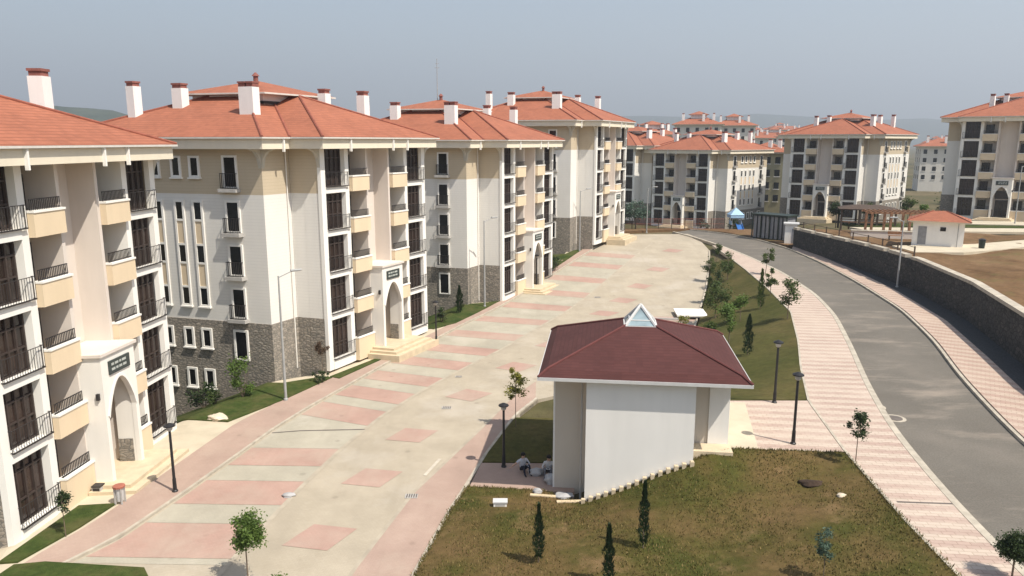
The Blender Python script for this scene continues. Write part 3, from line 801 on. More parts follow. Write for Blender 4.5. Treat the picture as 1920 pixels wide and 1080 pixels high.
    for (u0, u1) in ((4.55,5.38),(5.98,6.78),(7.62,8.42),(9.02,9.85)):
        for k in range(-1, 5):
            z0 = k*H+1.08; z1 = k*H+2.46; p = S0-(.05 if k < 1 else 0)
            g_ = B(); g_.box(wl_(u1-.14),wl_(u0+.14),p-.03,p+.02,z0+.13,z1-.13); win = g_.build('window', M['glass'], root)
            fr = B()
            for ua, ub in ((u0,u0+.15),(u1-.15,u1)): fr.box(wl_(ub),wl_(ua),p-.085,p+.02,z0,z1)
            for za, zb in ((z1-.14,z1),(z0,z0+.13)): fr.box(wl_(u1-.15),wl_(u0+.15),p-.08,p+.02,za,zb)
            if k in (0, -1, 4, 1): fr.box(wl_(u1+.06),wl_(u0-.06),p-.16,p+.02,z0-.1,z0-.002)
            fr.build('frame', M['trim'], win)
        for za, zb in ((H+2.462,2*H+1.078),(2*H+2.462,3*H+1.078)):
            f = B(); f.box(wl_(u1-.15),wl_(u0+.15),S0-.04,S0+.02,za,zb); pn = f.build('spandrel_panel', M['beige'], root)
            for ua, ub in ((u0,u0+.15),(u1-.15,u1)): f = B(); f.box(wl_(ub),wl_(ua),S0-.085,S0+.02,za,zb); f.build('trim', M['trim'], pn)
    # downpipe on the corner strip
    f = B(); f.tube((-2.27,-.35,-.5),(-2.27,-.35,14.3),.04,n=6); f.build('downpipe', M['white'], root)
    # --- cornice, gutter, roof
    f = B(); O = .90; Q = .90
    f.box(-16.75-O,-2.35+O,-2.4-Q,14.64+Q,14.30,14.93); f.box(-19.1-O,0+O,-Q,LEN+.30,14.305,14.925)
    cor = f.build('cornice', M['cream'], root)
    for (x, y) in ((O,1.8),(O,6.6),(O,8.4),(-2.35+O,-1.55)):
        f = B(); f.box(x+.002,x+.14,y-.05,y+.05,14.12,14.93); f.build('gutter_outlet', M['trim'], cor)
    # curved brackets under the eaves at the corners
    f = B()
    def brk(x, y, dx, dy):
        pts = [(0,14.30)]+[(.85*(1-math.sin(t*math.pi/10)), 14.30-1.1*(1-math.cos(t*math.pi/10))) for t in range(6)]
        for w0, w1 in ((0,.22),):
            if dx:
                f.add([(x+dx*p,y+w0*s_,z) for s_ in (0,1) for p, z in [(q,z) for q, z in [(0,14.3),(.85,14.3),(.40,14.1),(.14,13.75),(0,13.1)]]] and
                      [(x+dx*p, y+a_, z) for a_ in (-.0,.22*(1 if y > 6 else 1)) for p, z in [(0,14.3),(.85,14.3),(.40,14.1),(.14,13.75),(0,13.1)]],
                      [(0,1,2,3,4),(9,8,7,6,5),(0,5,6,1),(1,6,7,2),(2,7,8,3),(3,8,9,4),(4,9,5,0)])
            else:
                f.add([(x+a_, y+dy*p, z) for a_ in (-.22,.0) for p, z in [(0,14.3),(.85,14.3),(.40,14.1),(.14,13.75),(0,13.1)]],
                      [(0,1,2,3,4),(9,8,7,6,5),(0,5,6,1),(1,6,7,2),(2,7,8,3),(3,8,9,4),(4,9,5,0)])
    for a_ in ((-2.35,-2.41,0,-1),(-.02,-.04,0,-1),(-2.35,-2.39,1,0),(-.02,12.28,0,1),(-16.5,-2.41,0,-1)):
        f = B(); brk(*a_); f.build('eave_bracket', M['soffit'], root)
    f = B(); O = 1.10
    Q = 1.10; f.box(-16.75-O,-2.35+O,-2.4-Q,14.64+Q,14.935,15.03); f.box(-19.1-O,O,-Q,LEN+.46,14.94,15.035)
    f.build('gutter', M['gutter'], root)
    f = B(); O = 1.06; zr = 15.04; sl = .425
    Q = 1.06; QN = .42; hq = (LEN+Q+QN)/2; ym = -Q+hq
    f.hip(-16.75-O,-2.35+O,-2.4-Q,14.64+Q,zr,sl); f.hip(-9.55,O,-Q,LEN+QN,zr+.004,sl,gable_x0=True)
    f.add([(-19.1-O,-Q,zr+.004),(-19.1-O,LEN+QN,zr+.004),(-9.6,LEN+QN,zr+.004),(-9.6,-Q,zr+.004),(-19.1-O+hq,ym,zr+hq*sl),(-9.6,ym,zr+hq*sl)], [(0,3,5,4),(0,4,1),(1,4,5,2),(2,5,3)])
    roof = f.build('roof', M['roof'], root)
    f = B(); rr = .085
    def rt(p, q): f.tube(p, q, rr, n=6)
    hb = (14.4+2*O)/2
    xa, xb, ya, yb = -16.75-O,-2.35+O,-2.4-Q,14.64+Q
    za = zr+hb*sl
    for x, y in ((xa,ya),(xb,ya)): rt((x,y,zr+.03),((xa+xb)/2,ya+hb,za+.03))
    for x, y in ((xa,yb),(xb,yb)): rt((x,y,zr+.03),((xa+xb)/2,yb-hb,za+.03))
    ha = hq
    for y in (-Q, LEN+QN): rt((O,y,zr+.03),(O-ha,ym,zr+ha*sl+.03))
    rt((O-ha,ym,zr+ha*sl+.03),(-9.5,ym,zr+ha*sl+.03))
    for y, q in ((-Q,1),(LEN+QN,-1)): rt((xb,y,zr+.03),(xb-ha,y+q*ha,zr+ha*sl+.03))
    f.build('ridge_tiles', M['ridge'], roof)
    f = B(); cx, cy = -9.55, 6.12
    f.box(cx-2.9,cx+2.9,cy-2.9,cy+2.9,16.2,17.98); f.build('lantern_wall', M['chimney'], roof)
    f = B(); f.box(cx-3.0,cx+3.0,cy-2.97,cy+2.97,17.35,17.55); f.build('lantern_flashing', M['iron'], roof)
    f = B(); f.box(cx-3.75,cx+3.75,cy-3.75,cy+3.75,17.982,18.09); f.build('lantern_eave', M['gutter'], roof)
    f = B(); f.hip(cx-3.7,cx+3.7,cy-3.7,cy+3.7,18.092,.29); f.build('lantern_roof', M['roof'], roof)
    f = B(); f.lathe((cx+.2,cy-.3,19.0),[(.16,0),(.16,.45),(.26,.47),(.06,.72)],8); f.build('roof_vent', M['chimcap'], roof)
    for (x, y, w_, zb, ztop) in ((-14.1,0,.31,16,18.8),(-11.8,1.5,.40,16.5,18.72),(-5.25,.3,.53,15.6,18.62),(-5.5,8.1,.32,16.5,18.62),(-3.2,9.4,.32,16,18.5)):
        f = B(); dy = .31
        f.box(x-w_,x+w_,y-dy,y+dy,zb,ztop-.34,0)
        if w_ > .52:
            for q in (-.30, .30): f.box(x+q-.24,x+q+.24,y-.27,y+.27,ztop-.34,ztop-.1,1); f.box(x+q-.27,x+q+.27,y-.33,y+.33,ztop-.1,ztop,1)
        else:
            f.box(x-w_+.05,x+w_-.05,y-.26,y+.26,ztop-.34,ztop-.12,1); f.box(x-w_+.0,x+w_-.0,y-dy+.0,y+dy-.0,ztop-.12,ztop,1)
        f.build('chimney', [M['chimney'], M['chimcap']], roof)
    return root
STD = make_block(False); MIR = make_block(True)
GB = 'apartment blocks of one design round the parking lot'
def place(o, x, y, z, yawdeg, label, group=GB):
    o.location = (x, y, z+CAMZ); o.rotation_euler = (0,0,-R(yawdeg)); tag(o, label, 'apartment building', group)
cB = copy_tree(STD); cC = copy_tree(STD); cD = copy_tree(STD)
place(STD, -19.5, 26.82, -15.20, 4.5, 'nearest cream apartment block cut off by the left edge of the photo')
place(cB, -12.39, 48.94, -14.77, 26.3, 'apartment block with grey side wall and stone base, second from the left')
place(cC, -.92, 71.65, -14.9, 26.3, 'third apartment block from the left, thin mast above its roof')
place(cD, 10.6, 95.3, -12.46, 26.3, 'fourth and farthest block of the left row, standing at the end of the parking lot')
cF = copy_tree(MIR); cG = copy_tree(MIR); cH = copy_tree(MIR)
place(MIR, 38.74, 148.4, -16.7, 128.3, 'apartment block with shaded front behind the blue playground slide')
place(cF, 62.7, 136.5, -13.78, 126.0, 'apartment block with bright white side behind the timber gazebo')
place(cG, 68.87+12.24*.852, 116.8-12.24*.523, -11.36, 124.0, 'grey shaded apartment block cut off by the right edge of the photo')
place(cH, 25.6, 158.0, -15.9, 126.0, 'apartment block half hidden between the end of the left row and the playground block')
mst = empty('antenna_mast', (-7.7, 79.5, CAMZ+4.2)); tag(mst, 'thin grey antenna mast rising over the third block of the left row', 'mast')
f = MB(); f.tube((0,0,-.6),(0,0,4.1),.05,.03,n=6); f.build('pole', M['galv'], mst)
f = MB(); f.tube((-.25,0,3.2),(.25,0,3.2),.02,n=5); f.tube((-.18,0,3.6),(.18,0,3.6),.02,n=5); f.build('aerial', M['galv'], mst)

# ------------------------------------------------------------------ far blocks
def far_block(x, y, zg, ze, w, d, yaw, label, wall='block_w', cols=5, rows=5, tier=True):
    """simple distant block: walls, hip roof, window openings, chimneys"""
    rt = empty('apartment_building', (x, y, zg)); rt.rotation_euler = (0,0,yaw); tag(rt, label, 'apartment building')
    h = ze-zg
    m = MB(); m.box(-w/2,w/2,-d/2,d/2,-3,h); m.build('wall', M[wall], rt)
    m = MB(); m.box(-w/2-.9,w/2+.9,-d/2-.9,d/2+.9,h+.002,h+.3); m.build('cornice', M['cream'], rt)
    m = MB(); m.hip(-w/2-1.1,w/2+1.1,-d/2-1.1,d/2+1.1,h+.302,.4); ro_ = m.build('roof', M['roof'], rt)
    hr = min(w, d)/2*.4
    if tier:
        m = MB(); m.box(-2.6,2.6,-2.6,2.6,h+.5,h+hr+1.0); m.build('lantern_wall', M['chimney'], ro_)
        m = MB(); m.hip(-3.4,3.4,-3.4,3.4,h+hr+1.002,.36); m.build('lantern_roof', M['roof'], ro_)
    for cx, cy in ((-w*.33,-d*.3),(w*.12,-d*.36),(w*.34,-d*.28)):
        m = MB(); m.box(cx-.4,cx+.4,cy-.4,cy+.4,h+.4,h+hr+1.1); m.box(cx-.35,cx+.35,cy-.35,cy+.35,h+hr+1.1,h+hr+1.45,1); m.build('chimney', [M['chimney'],M['chimcap']], ro_)
    fh = 2.85
    for r_ in range(rows):
        z = h-2.3-r_*fh
        if z < .2: break
        for c in range(cols):
            cx = lerp(-w/2+1.3, w/2-1.3, c/(cols-1))
            m = MB(); m.box(cx-.55,cx+.55,-d/2-.06,-d/2+.02,z,z+1.5); wn_ = m.build('window', M['glass'], rt)
            m = MB(); m.box(cx-.68,cx+.68,-d/2-.12,-d/2+.02,z-.16,z-.002); m.build('sill', M['trim'], wn_)
    for r_ in range(rows):
        z = h-2.3-r_*fh
        if z < .2: break
        for c in range(3):
            cy = lerp(-d/2+2, d/2-2, c/2)
            m = MB(); m.box(-w/2-.06,-w/2+.02,cy-.5,cy+.5,z,z+1.5); m.build('window', M['glass'], rt)
    return rt
FB = [(42.5,232,-1,17.2,11,11,.3,'small cream block with brown openings beyond the fourth left block','block_w',4,4,True),
      (64,262,0,20.8,15,13,-.3,'pink roofed distant block rising behind the playground block, left one of two','block_w',5,4,True),
      (84,290,0,21.0,15,13,-.2,'pink roofed distant block rising behind the playground block, right one of two','block_w',5,4,True),
      (60,178,-1,12.8,9,10,-.5,'white block with olive balconies in the gap left of the gazebo block','block_o',4,5,False),
      (147,262,0,13.6,12,12,-.35,'small white distant block in the gap right of the gazebo block','block_w',4,4,False),
      (104,330,-1,16.6,18,13,-.3,'low red roofed distant block above the gap beside the gazebo block, left of its row','block_w',5,4,True),
      (128,372,-1,17.5,18,13,-.25,'red roofed distant block just left of the gazebo block roof','block_w',5,4,True),
      (136,440,-1,19.0,20,14,-.2,'farthest tiny red roofed block on the skyline left of the gazebo block','block_w',5,4,True),
      (196,330,-1,14.5,14,12,-.3,'pinkish distant block peeping over the white one right of the gazebo block','block_w',4,4,True)]
for a in FB: far_block(*a)
for px, yy, ze in ((1262,560,16.5),(1330,640,21.0),(1372,540,22.5),(1404,620,24.5),(1432,560,20.5),(1458,680,27.0),(1478,600,24.0),(1752,560,14.5),(1778,480,15.5),(1235,480,15.0)):
    f_ = far_block((px-960)/1400*yy*.985, yy, -1, ze, random.uniform(15,20), 13, random.uniform(-.5,.1), 'tiny hazy red roofed block packed on the far skyline', 'block_w', 4, 2, random.random() < .6)
    f_['group'] = 'tiny hazy blocks on the far skyline'

# ------------------------------------------------------------------ hills
def ridge_mesh(name, pts, depth, mat):
    """pts: (x, y, z crest); a rounded ridge with front and back slopes"""
    mb = MB(); n = len(pts); K = 9
    for k in range(K):
        t = k/(K-1)*2-1
        for i, (x, y, z) in enumerate(pts):
            zz = z*(math.cos(t*math.pi/2)**1.2) + (math.sin(i*2.1+k)*.03*z if 0 < k < K-1 else 0)
            mb.v.append((x*(1+t*depth/y), y+t*depth, zz-2.5))
    for k in range(K-1):
        for i in range(n-1):
            mb.f.append((k*n+i,k*n+i+1,(k+1)*n+i+1,(k+1)*n+i)); mb.m.append(0)
    o = mb.build(name, mat, smooth=True); tag(o, kind='structure'); return o
def pxr(px, py, y):  # a crest seen at a given direction and distance
    return ((px-960)/1400*y*1.02, y, CAMZ+(265-py)/1400*y)
ridge_mesh('hills', [pxr(x, p, 1500) for x, p in ((-500,232),(-300,215),(-100,203),(0,197),(60,195),(110,197),(160,199),(205,203),(245,209),(300,222),(400,240),(520,255),(640,263))], 500, M['hill'])
ridge_mesh('hills', [pxr(x, p, 4300) for x, p in ((100,255),(400,246),(700,240),(850,236),(1000,228),(1100,221),(1200,217),(1300,221),(1400,216),(1500,219),(1600,226),(1700,224),(1800,230),(1950,226),(2200,236),(2500,250))], 1200, M['hill'])

# ------------------------------------------------------------------ pavilion
def pavilion():
    cx, cy = 5.97, 33.85
    rt = empty('pavilion', (cx, cy, 0), -R(7.0)); tag(rt, 'small white pavilion with dark red hipped roof and pyramid skylight on the lawn', 'pavilion')
    ze = 5.62
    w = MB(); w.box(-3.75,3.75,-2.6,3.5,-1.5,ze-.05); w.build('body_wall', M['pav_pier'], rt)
    w = MB(); w.box(-2.35,2.2,-3.98,-2.601,-1.5,ze-.04); w.build('front_wall', M['pav_wall'], rt)
    w = MB(); w.box(2.95,3.81,-2.68,-2.602,1.8,ze-.06); w.box(3.752,3.83,-2.6,3.5,1.8,ze-.06); w.build('side_panel', M['pav_wall'], rt)
    w = MB(); w.box(-3.83,-3.752,-2.6,3.5,-.5,ze-.06); w.build('side_panel', M['pav_wall'], rt)
    # ledge in front of the right recess
    w = MB(); w.box(2.21,3.9,-3.6,-2.69,1.2,2.5); w.build('ledge', M['step'], rt)
    # roof
    r_ = MB(); A = 4.38; B_ = 4.03; BK = 3.75
    z0 = ze+.16; z1 = z0+.26; z2 = z0+1.46
    P = lambda a, z: [(-a,-a,z),(a,-a,z),(a,a-(A-BK if a > 2 else 0),z),(-a,a-(A-BK if a > 2 else 0),z)]
    vs = P(A,z0)+P(B_,z1)+P(.62,z2)
    fs = [(i,(i+1)%4,4+(i+1)%4,4+i) for i in range(4)]+[(4+i,4+(i+1)%4,8+(i+1)%4,8+i) for i in range(4)]+[(8,9,10,11),(3,2,1,0)]
    r_.add(vs, fs); roof = r_.build('roof', M['maroon'], rt)
    t = MB()
    for i in range(4):
        t.tube(P(A,z0+.02)[i], P(B_,z1+.02)[i], .06, n=6); t.tube(P(B_,z1+.02)[i], P(.62,z2+.02)[i], .06, n=6)
    t.build('ridge_tiles', M['maroon_ridge'], roof)
    t = MB(); t.box(-A-.03,A+.03,-A-.03,BK+.03,ze+.02,z0-.002); t.build('fascia', M['steel'], roof)
    # skylight pyramid
    s = .70; zb = z2-.16; za = zb+.95
    q = MB(); q.add([(-s,-s,zb+.12),(s,-s,zb+.12),(s,s,zb+.12),(-s,s,zb+.12),(0,0,za)], [(0,1,4),(1,2,4),(2,3,4),(3,0,4)])
    sk = q.build('skylight', M['skyglass'], roof)
    q = MB(); q.box(-s-.06,s+.06,-s-.06,s+.06,zb-.3,zb+.13)
    for a in ((-s,-s),(s,-s),(s,s),(-s,s)): q.tube((a[0]*1.02,a[1]*1.02,zb+.1),(0,0,za+.03),.075,n=6)
    k = .42
    for i in range(4):
        c = [(-s,-s),(s,-s),(s,s),(-s,s)]
        a, b = c[i], c[(i+1)%4]
        zz = lerp(zb+.12, za, .28)
        q.tube((a[0]*.72,a[1]*.72,zz),(b[0]*.72,b[1]*.72,zz),.035,n=5)
    q.build('skylight_frame', M['steel'], sk)
    # small downpipe and lamp under the eave
    q = MB(); q.tube((-2.55,-3.2,-.4),(-2.55,-3.2,ze),.05,n=6); q.build('downpipe', M['ledge'], rt)
    return rt
pavilion()
# row of small pale edging stones along the front wall foot
def loc2(cx, cy, a, x, y): return (cx+x*math.cos(a)-y*math.sin(a), cy+x*math.sin(a)+y*math.cos(a))
for i in range(15):
    u = lerp(-2.4, 2.15, i/14)
    x, y = loc2(5.97, 33.85, -R(7), u, -4.12)
    z = near_h(x, y)
    m = MB(); m.box(-.085,.085,-.09,.09,-.25,.20+.03*random.random()); m.box(-.07,.07,-.075,.075,.20,.235)
    o = m.build('edging_stone', M['step']); o.location = (x, y, z); o.rotation_euler = (0,0,-R(7)+random.uniform(-.1,.1))
    tag(o, 'small upright cream edging stone at the foot of the pavilion front wall', 'edging stone', 'edging stones along the pavilion front')

# ------------------------------------------------------------------ trees and plants
def crown(mb, c, rx, rz, n, size, clumps=14, hollow=.35, seed=0, flat_=1.0):
    rnd = random.Random(seed)
    cl = []
    for _ in range(clumps):
        while True:
            p = [rnd.uniform(-1,1) for _ in range(3)]
            l = math.sqrt(sum(q*q for q in p))
            if hollow < l < 1: break
        cl.append((p[0]*rx*.78, p[1]*rx*.78, p[2]*rz*.78, rnd.uniform(.55,1.1)))
    for _ in range(n):
        q = rnd.choice(cl); s = q[3]*min(rx, rz)*.42
        x = c[0]+q[0]+rnd.gauss(0,.5)*s; y = c[1]+q[1]+rnd.gauss(0,.5)*s; z = c[2]+q[2]+rnd.gauss(0,.5)*s
        a = Vector((rnd.uniform(-1,1), rnd.uniform(-1,1), rnd.uniform(-.6,.6))).normalized()
        b = a.cross(Vector((rnd.uniform(-1,1),rnd.uniform(-1,1),rnd.uniform(-1,1)))).normalized()
        L_ = size*rnd.uniform(.7,1.35); W_ = L_*.5; p = Vector((x,y,z))
        mb.add([tuple(p-a*L_*.5), tuple(p+b*W_*.5), tuple(p+a*L_*.5), tuple(p-b*W_*.5)], [(0,1,2,3)])
    return cl
def tree(x, y, h, r, leaf, label, n=700, size=.12, cz=.62, rz=None, clumps=14, hollow=.35, trunk=.035, z=None, name='tree', group=None, seed=None, lean=0.0):
    z = near_h(x, y) if z is None else z
    n = int(n*1.8); size *= .8
    seed = int(abs(x*131+y*17)) if seed is None else seed
    rt = empty(name, (x, y, z)); tag(rt, label, 'tree', group)
    rz = rz or r*1.15; c = (lean*h, 0, h-rz*1.0)
    cm = MB(); cl = crown(cm, c, r, rz, n, size, clumps, hollow, seed=seed)
    cm.build('crown', M[leaf], rt)
    t = MB(); fk = (lean*h*.6, 0, max(h*.25, c[2]-rz*.55))
    t.tube((0,0,-.3), fk, trunk, trunk*.7, n=7)
    t.tube(fk, (c[0],c[1],c[2]+rz*.5), trunk*.68, trunk*.2, n=6)
    for q in cl[:9]:
        k = random.Random(seed+3).uniform(.1,.5)
        st = Vector(fk).lerp(Vector((c[0],c[1],c[2]+rz*.4)), k)
        t.tube(tuple(st), (c[0]+q[0],c[1]+q[1],c[2]+q[2]), trunk*.4, trunk*.12, n=5, cap=False)
    t.build('trunk', M['bark'], rt); return rt
def cypress(x, y, h, r, label, z=None, n=900, leaf='leaf_c', name='cypress', size=.085, group=None):
    z = near_h(x, y) if z is None else z
    rt = empty(name, (x, y, z)); tag(rt, label, 'tree', group)
    rnd = random.Random(int(abs(x*91+y*7))); m = MB()
    ph = [rnd.uniform(0,6.28) for _ in range(4)]
    for _ in range(n):
        t = rnd.random()**.85; zz = .08*h+t*.92*h
        rad = r*(math.sin(math.pi*min(1, .22+.78*t)**.8)*.9+.12)*(1+.22*math.sin(t*17+ph[0])+.15*math.sin(t*31+ph[1]))
        a = rnd.uniform(0,6.28); q = rad*math.sqrt(rnd.uniform(.25,1))
        p = Vector((q*math.cos(a), q*math.sin(a), zz))
        u = Vector((math.cos(a)*.5, math.sin(a)*.5, 1)).normalized(); b = Vector((-math.sin(a), math.cos(a), rnd.uniform(-.4,.4)))
        L_ = size*rnd.uniform(.8,1.7); W_ = L_*.45
        m.add([tuple(p-u*L_*.5), tuple(p+b*W_*.5), tuple(p+u*L_*.6), tuple(p-b*W_*.5)], [(0,1,2,3)])
    m.build('crown', M[leaf], rt)
    t = MB(); t.tube((0,0,-.2),(0,0,h*.9),.03,.01,n=6); t.build('trunk', M['bark'], rt); return rt
def bush(x, y, r, h, leaf, label, z=None, n=500, size=.13, cat='bush', name='bush'):
    z = near_h(x, y) if z is None else z
    rt = empty(name, (x, y, z)); tag(rt, label, cat)
    m = MB(); crown(m, (0,0,h*.5), r, h*.5, n, size, 12, .2, int(abs(x*31+y*11))); m.build('foliage', M[leaf], rt)
    t = MB()
    for i in range(5):
        a = i*1.26; t.tube((0,0,-.1),(math.cos(a)*r*.5,math.sin(a)*r*.5,h*.6),.03,.008,n=5)
    t.build('stems', M['bark'], rt); return rt

tree(-9.44, 24.2, 2.8, .74, 'leaf_a', 'bright green young tree in the parking lot at the bottom of the photo', 2300, .125, rz=.72, clumps=34, hollow=.1, trunk=.03, z=-.1)
tree(-7.43, 21.3, 2.3, .55, 'leaf_a', 'green tree top just showing at the bottom edge right of the bright young tree', 1000, .12, clumps=20, trunk=.03, z=-.1)
tree(.2, 39.0, 3.6, .62, 'leaf_y', 'thin yellow green tree beside the lamp post left of the pavilion', 620, .17, rz=1.15, clumps=13, trunk=.025)
cypress(.95, 24.3, 2.3, .21, 'narrow dark cypress on the near lawn, leftmost of three', n=1300)
cypress(3.18, 22.4, 2.25, .20, 'narrow dark cypress on the near lawn, lowest of three', n=1300)
cypress(4.7, 24.5, 2.62, .21, 'tallest narrow cypress on the near lawn, below the pavilion wall', n=1400)
tree(9.98, 21.7, 2.05, .33, 'leaf_b', 'spindly blue green sapling on the near lawn', 520, .11, rz=.72, clumps=11, trunk=.016)
tree(15.25, 20.65, 1.5, .50, 'leaf_d', 'round clipped dark green tree on the sidewalk at the bottom right corner', 3600, .10, rz=.47, clumps=70, hollow=.0, trunk=.035, z=ZR)
tree(14.3, 29.1, 2.4, .50, 'leaf_d', 'sparse dark leaved sapling between the lawn corner and the sidewalk', 520, .14, rz=.78, clumps=10, trunk=.022, z=ZR)
# trees of the far lawn
tree(23.8, 86.0, 2.6, .70, 'leaf_m', 'small tree at the far tip of the far lawn', 380, .24, clumps=8, trunk=.04)
tree(25.3, 73.6, 2.75, .75, 'leaf_m', 'windblown tree at the sidewalk edge of the far lawn, farther one', 380, .26, clumps=8, trunk=.035, rz=.95, lean=.1, z=ZR)
tree(20.8, 54.9, 3.55, .85, 'leaf_m', 'tall dark tree at the sidewalk edge of the far lawn, nearer one', 560, .22, rz=1.4, clumps=12, trunk=.04)
tree(22.3, 76.0, 3.2, .95, 'leaf_m', 'leafy tree near the far tip of the far lawn beside the lot', 560, .25, rz=1.4, clumps=12, trunk=.05)
tree(17.4, 62.3, 3.35, 1.25, 'leaf_m', 'broad tree at the lot edge of the far lawn next to the white slab', 800, .24, rz=1.35, clumps=15, trunk=.05)
tree(15.7, 52.3, 3.5, .95, 'leaf_a', 'light green tree in the middle of the far lawn', 700, .21, rz=1.45, clumps=14, trunk=.04)
for x_, y_, h_, r_, lf_, lb_ in ((21.3,79.5,3.0,.9,'leaf_m','bushy tree at the lot edge near the far tip of the far lawn'),(19.6,70.5,2.9,.85,'leaf_d','dark tree at the lot edge between the white slab and the far tip'),
        (18.4,58.6,2.6,.7,'leaf_a','small light tree just right of the broad tree on the far lawn'),(22.6,64.0,2.6,.6,'leaf_m','slender sapling near the sidewalk in the middle of the far lawn'),(13.8,50.8,2.4,.7,'leaf_m','low bushy tree behind the right part of the pavilion roof')):
    tree(x_, y_, h_, r_, lf_, lb_, 480, .22, rz=h_*.4, clumps=12, trunk=.035)
cypress(15.5, 47.4, 2.8, .36, 'dark columnar cypress above the right roof corner of the pavilion', n=1000, size=.12)
cypress(20.7, 60.8, 3.4, .34, 'slim columnar tree in the middle of the far lawn', n=700, size=.15, leaf='leaf_m')
bush(14.5, 61.9, .55, 1.35, 'leaf_y', 'yellow green shrub on the lot just behind the pavilion roof', n=420, size=.15)
# along the left blocks
tree(-17.85, 27.4, 2.0, .42, 'leaf_d', 'tiny dark tree beside the path of the nearest block', 420, .13, clumps=9, trunk=.02)
tree(-12.7, 48.1, 2.55, .50, 'leaf_r', 'small copper leaved tree by the corner of the second left block', 420, .15, clumps=9, trunk=.025)
bush(-16.6, 43.9, .95, 2.7, 'leaf_a', 'tall light green shrub at the stone base of the second left block', n=1300, size=.16)
bush(-19.8, 45.6, 1.2, 1.9, 'leaf_d', 'dark green bush beside the end of the nearest block', n=800, size=.18)
bush(-18.6, 44.4, .7, 1.1, 'leaf_m', 'low green bush behind the pale boulder', n=400, size=.15)
cypress(-4.8, 66.7, 2.6, .38, 'dark column shrub by the stone base of the third left block', n=800, size=.15)
bush(-6.1, 63.3, .6, 1.45, 'leaf_d', 'dark bush at the stone base of the third left block', n=450, size=.16)
bush(-12.6, 46.9, .8, .7, 'leaf_d', 'low dark hedge clump beside the copper leaved tree', n=420, size=.13)
bush(4.9, 84.6, .9, 1.7, 'leaf_d', 'dark bush between the third and fourth left blocks', n=420, size=.2)
# green clumps at the end of the lot and round the playground
tree(19.4, 117, 4.6, 2.3, 'leaf_b', 'broad blue green tree at the end of the left row', 900, .42, rz=1.9, clumps=18, trunk=.12, z=1.9)
tree(16.6, 119, 4.2, 1.7, 'leaf_m', 'dark tree beside the last left block', 600, .42, rz=1.7, clumps=14, trunk=.1, z=1.6)
bush(36.2, 121, 1.1, 2.3, 'leaf_d', 'dark shrub left of the blue slide', z=1.2, n=420, size=.3)
bush(31.5, 121, 1.2, 1.7, 'leaf_b', 'grey green shrub before the playground block', z=1.2, n=420, size=.3)
bush(42.8, 119, 1.0, 2.0, 'leaf_m', 'olive shrub right of the blue slide', z=1.6, n=400, size=.3)
for i, (x, y, h, r, lf, lb) in enumerate(((52.5,99,4.3,1.0,'leaf_m','olive tree between the gazebo and the small red roofed house'),(45.2,104,3.6,1.1,'leaf_d','dark tree left of the timber gazebo'),(50.5,106,3.2,.8,'leaf_m','small tree right of the timber gazebo'),
        (47.6,98.5,2.6,.6,'leaf_d','dark small tree in front of the timber gazebo'),(79.5,133,5.0,2.2,'leaf_d','dark bushy tree left of the right edge block'),(76,131,4.2,1.8,'leaf_d','dark round tree behind the small red roofed house'),
        (127,205,8,6,'leaf_d','large dark tree mass in the gap right of the gazebo block'),(118,200,7,5,'leaf_m','green tree mass under the small white distant block'),(53.6,97,3.4,.7,'leaf_a','light tree beside the small red roofed house'),(66,148,7,3.2,'leaf_m','green tree in the gap between the playground and gazebo blocks'))):
    tree(x, y, h, r, lf, lb, 520, .3 if h < 6 else .8, clumps=14, trunk=.06, z=zt(y)-.1 if x < 100 else -1.2)

# ------------------------------------------------------------------ lamps
def lantern(x, y, h, label, z=None):
    z = near_h(x, y) if z is None else z
    rt = empty('street_lamp', (x, y, z)); tag(rt, label, 'street lamp', 'black lamp posts')
    m = MB(); m.lathe((0,0,0),[(.13,-.1),(.13,.05),(.09,.09),(.08,.6),(.065,.66),(.055,h-.42)],10); m.build('post', M['lampmetal'], rt)
    m = MB(); m.lathe((0,0,h-.42),[(.05,0),(.12,.06),(.15,.22)],12); m.build('lens', M['ledge'], rt)
    m = MB(); m.lathe((0,0,h-.22),[(.16,0),(.25,.03),(.24,.08),(.10,.15),(.03,.18)],14); m.build('lamp_cap', M['lampmetal'], rt)
lantern(-15.2, 31.3, 3.3, 'black lamp post beside the steps of the nearest block')
lantern(-.4, 33.9, 3.3, 'black lamp post left of the pavilion next to the thin yellow tree')
lantern(-5.9, 56.3, 3.5, 'black lamp post before the entrance of the second left block')
lantern(2.6, 77.8, 3.4, 'black lamp post before the green patch beside the third left block')
lantern(12.4, 31.0, 3.35, 'black lamp post on the paving right of the pavilion, nearer of two', ZR)
lantern(13.4, 36.3, 3.35, 'black lamp post at the far lawn edge right of the pavilion, farther of two', ZR)
def street(x, y, h, arm, label, z=None, up=.25):
    z = near_h(x, y) if z is None else z
    rt = empty('street_light', (x, y, z)); tag(rt, label, 'street light', 'tall grey street lights')
    m = MB(); m.lathe((0,0,0),[(.13,-.1),(.13,.1),(.09,.14),(.05,h)],10); m.build('pole', M['galv'], rt)
    m = MB(); m.tube((0,0,h-.1),(arm[0],arm[1],h+up),.035,n=6); m.build('arm', M['galv'], rt)
    m = MB(); d = Vector((arm[0],arm[1],0)).normalized()
    a = Vector((arm[0],arm[1],h+up)); m.tube(tuple(a-d*.15),tuple(a+d*.5),.09,.06,n=8); m.build('lamp_head', M['galv'], rt)
street(-13.8, 43.4, 7.7, (.75,.5), 'tall grey street light before the corner of the second left block')
street(-2.6, 69.4, 8.2, (.8,.5), 'tall grey street light before the third left block')
street(8.6, 94.3, 7.6, (.9,.3), 'tall grey street light before the fourth left block')
street(20.0, 110.5, 6.5, (.9,-.2), 'grey street light at the end of the parking lot', 2.2)
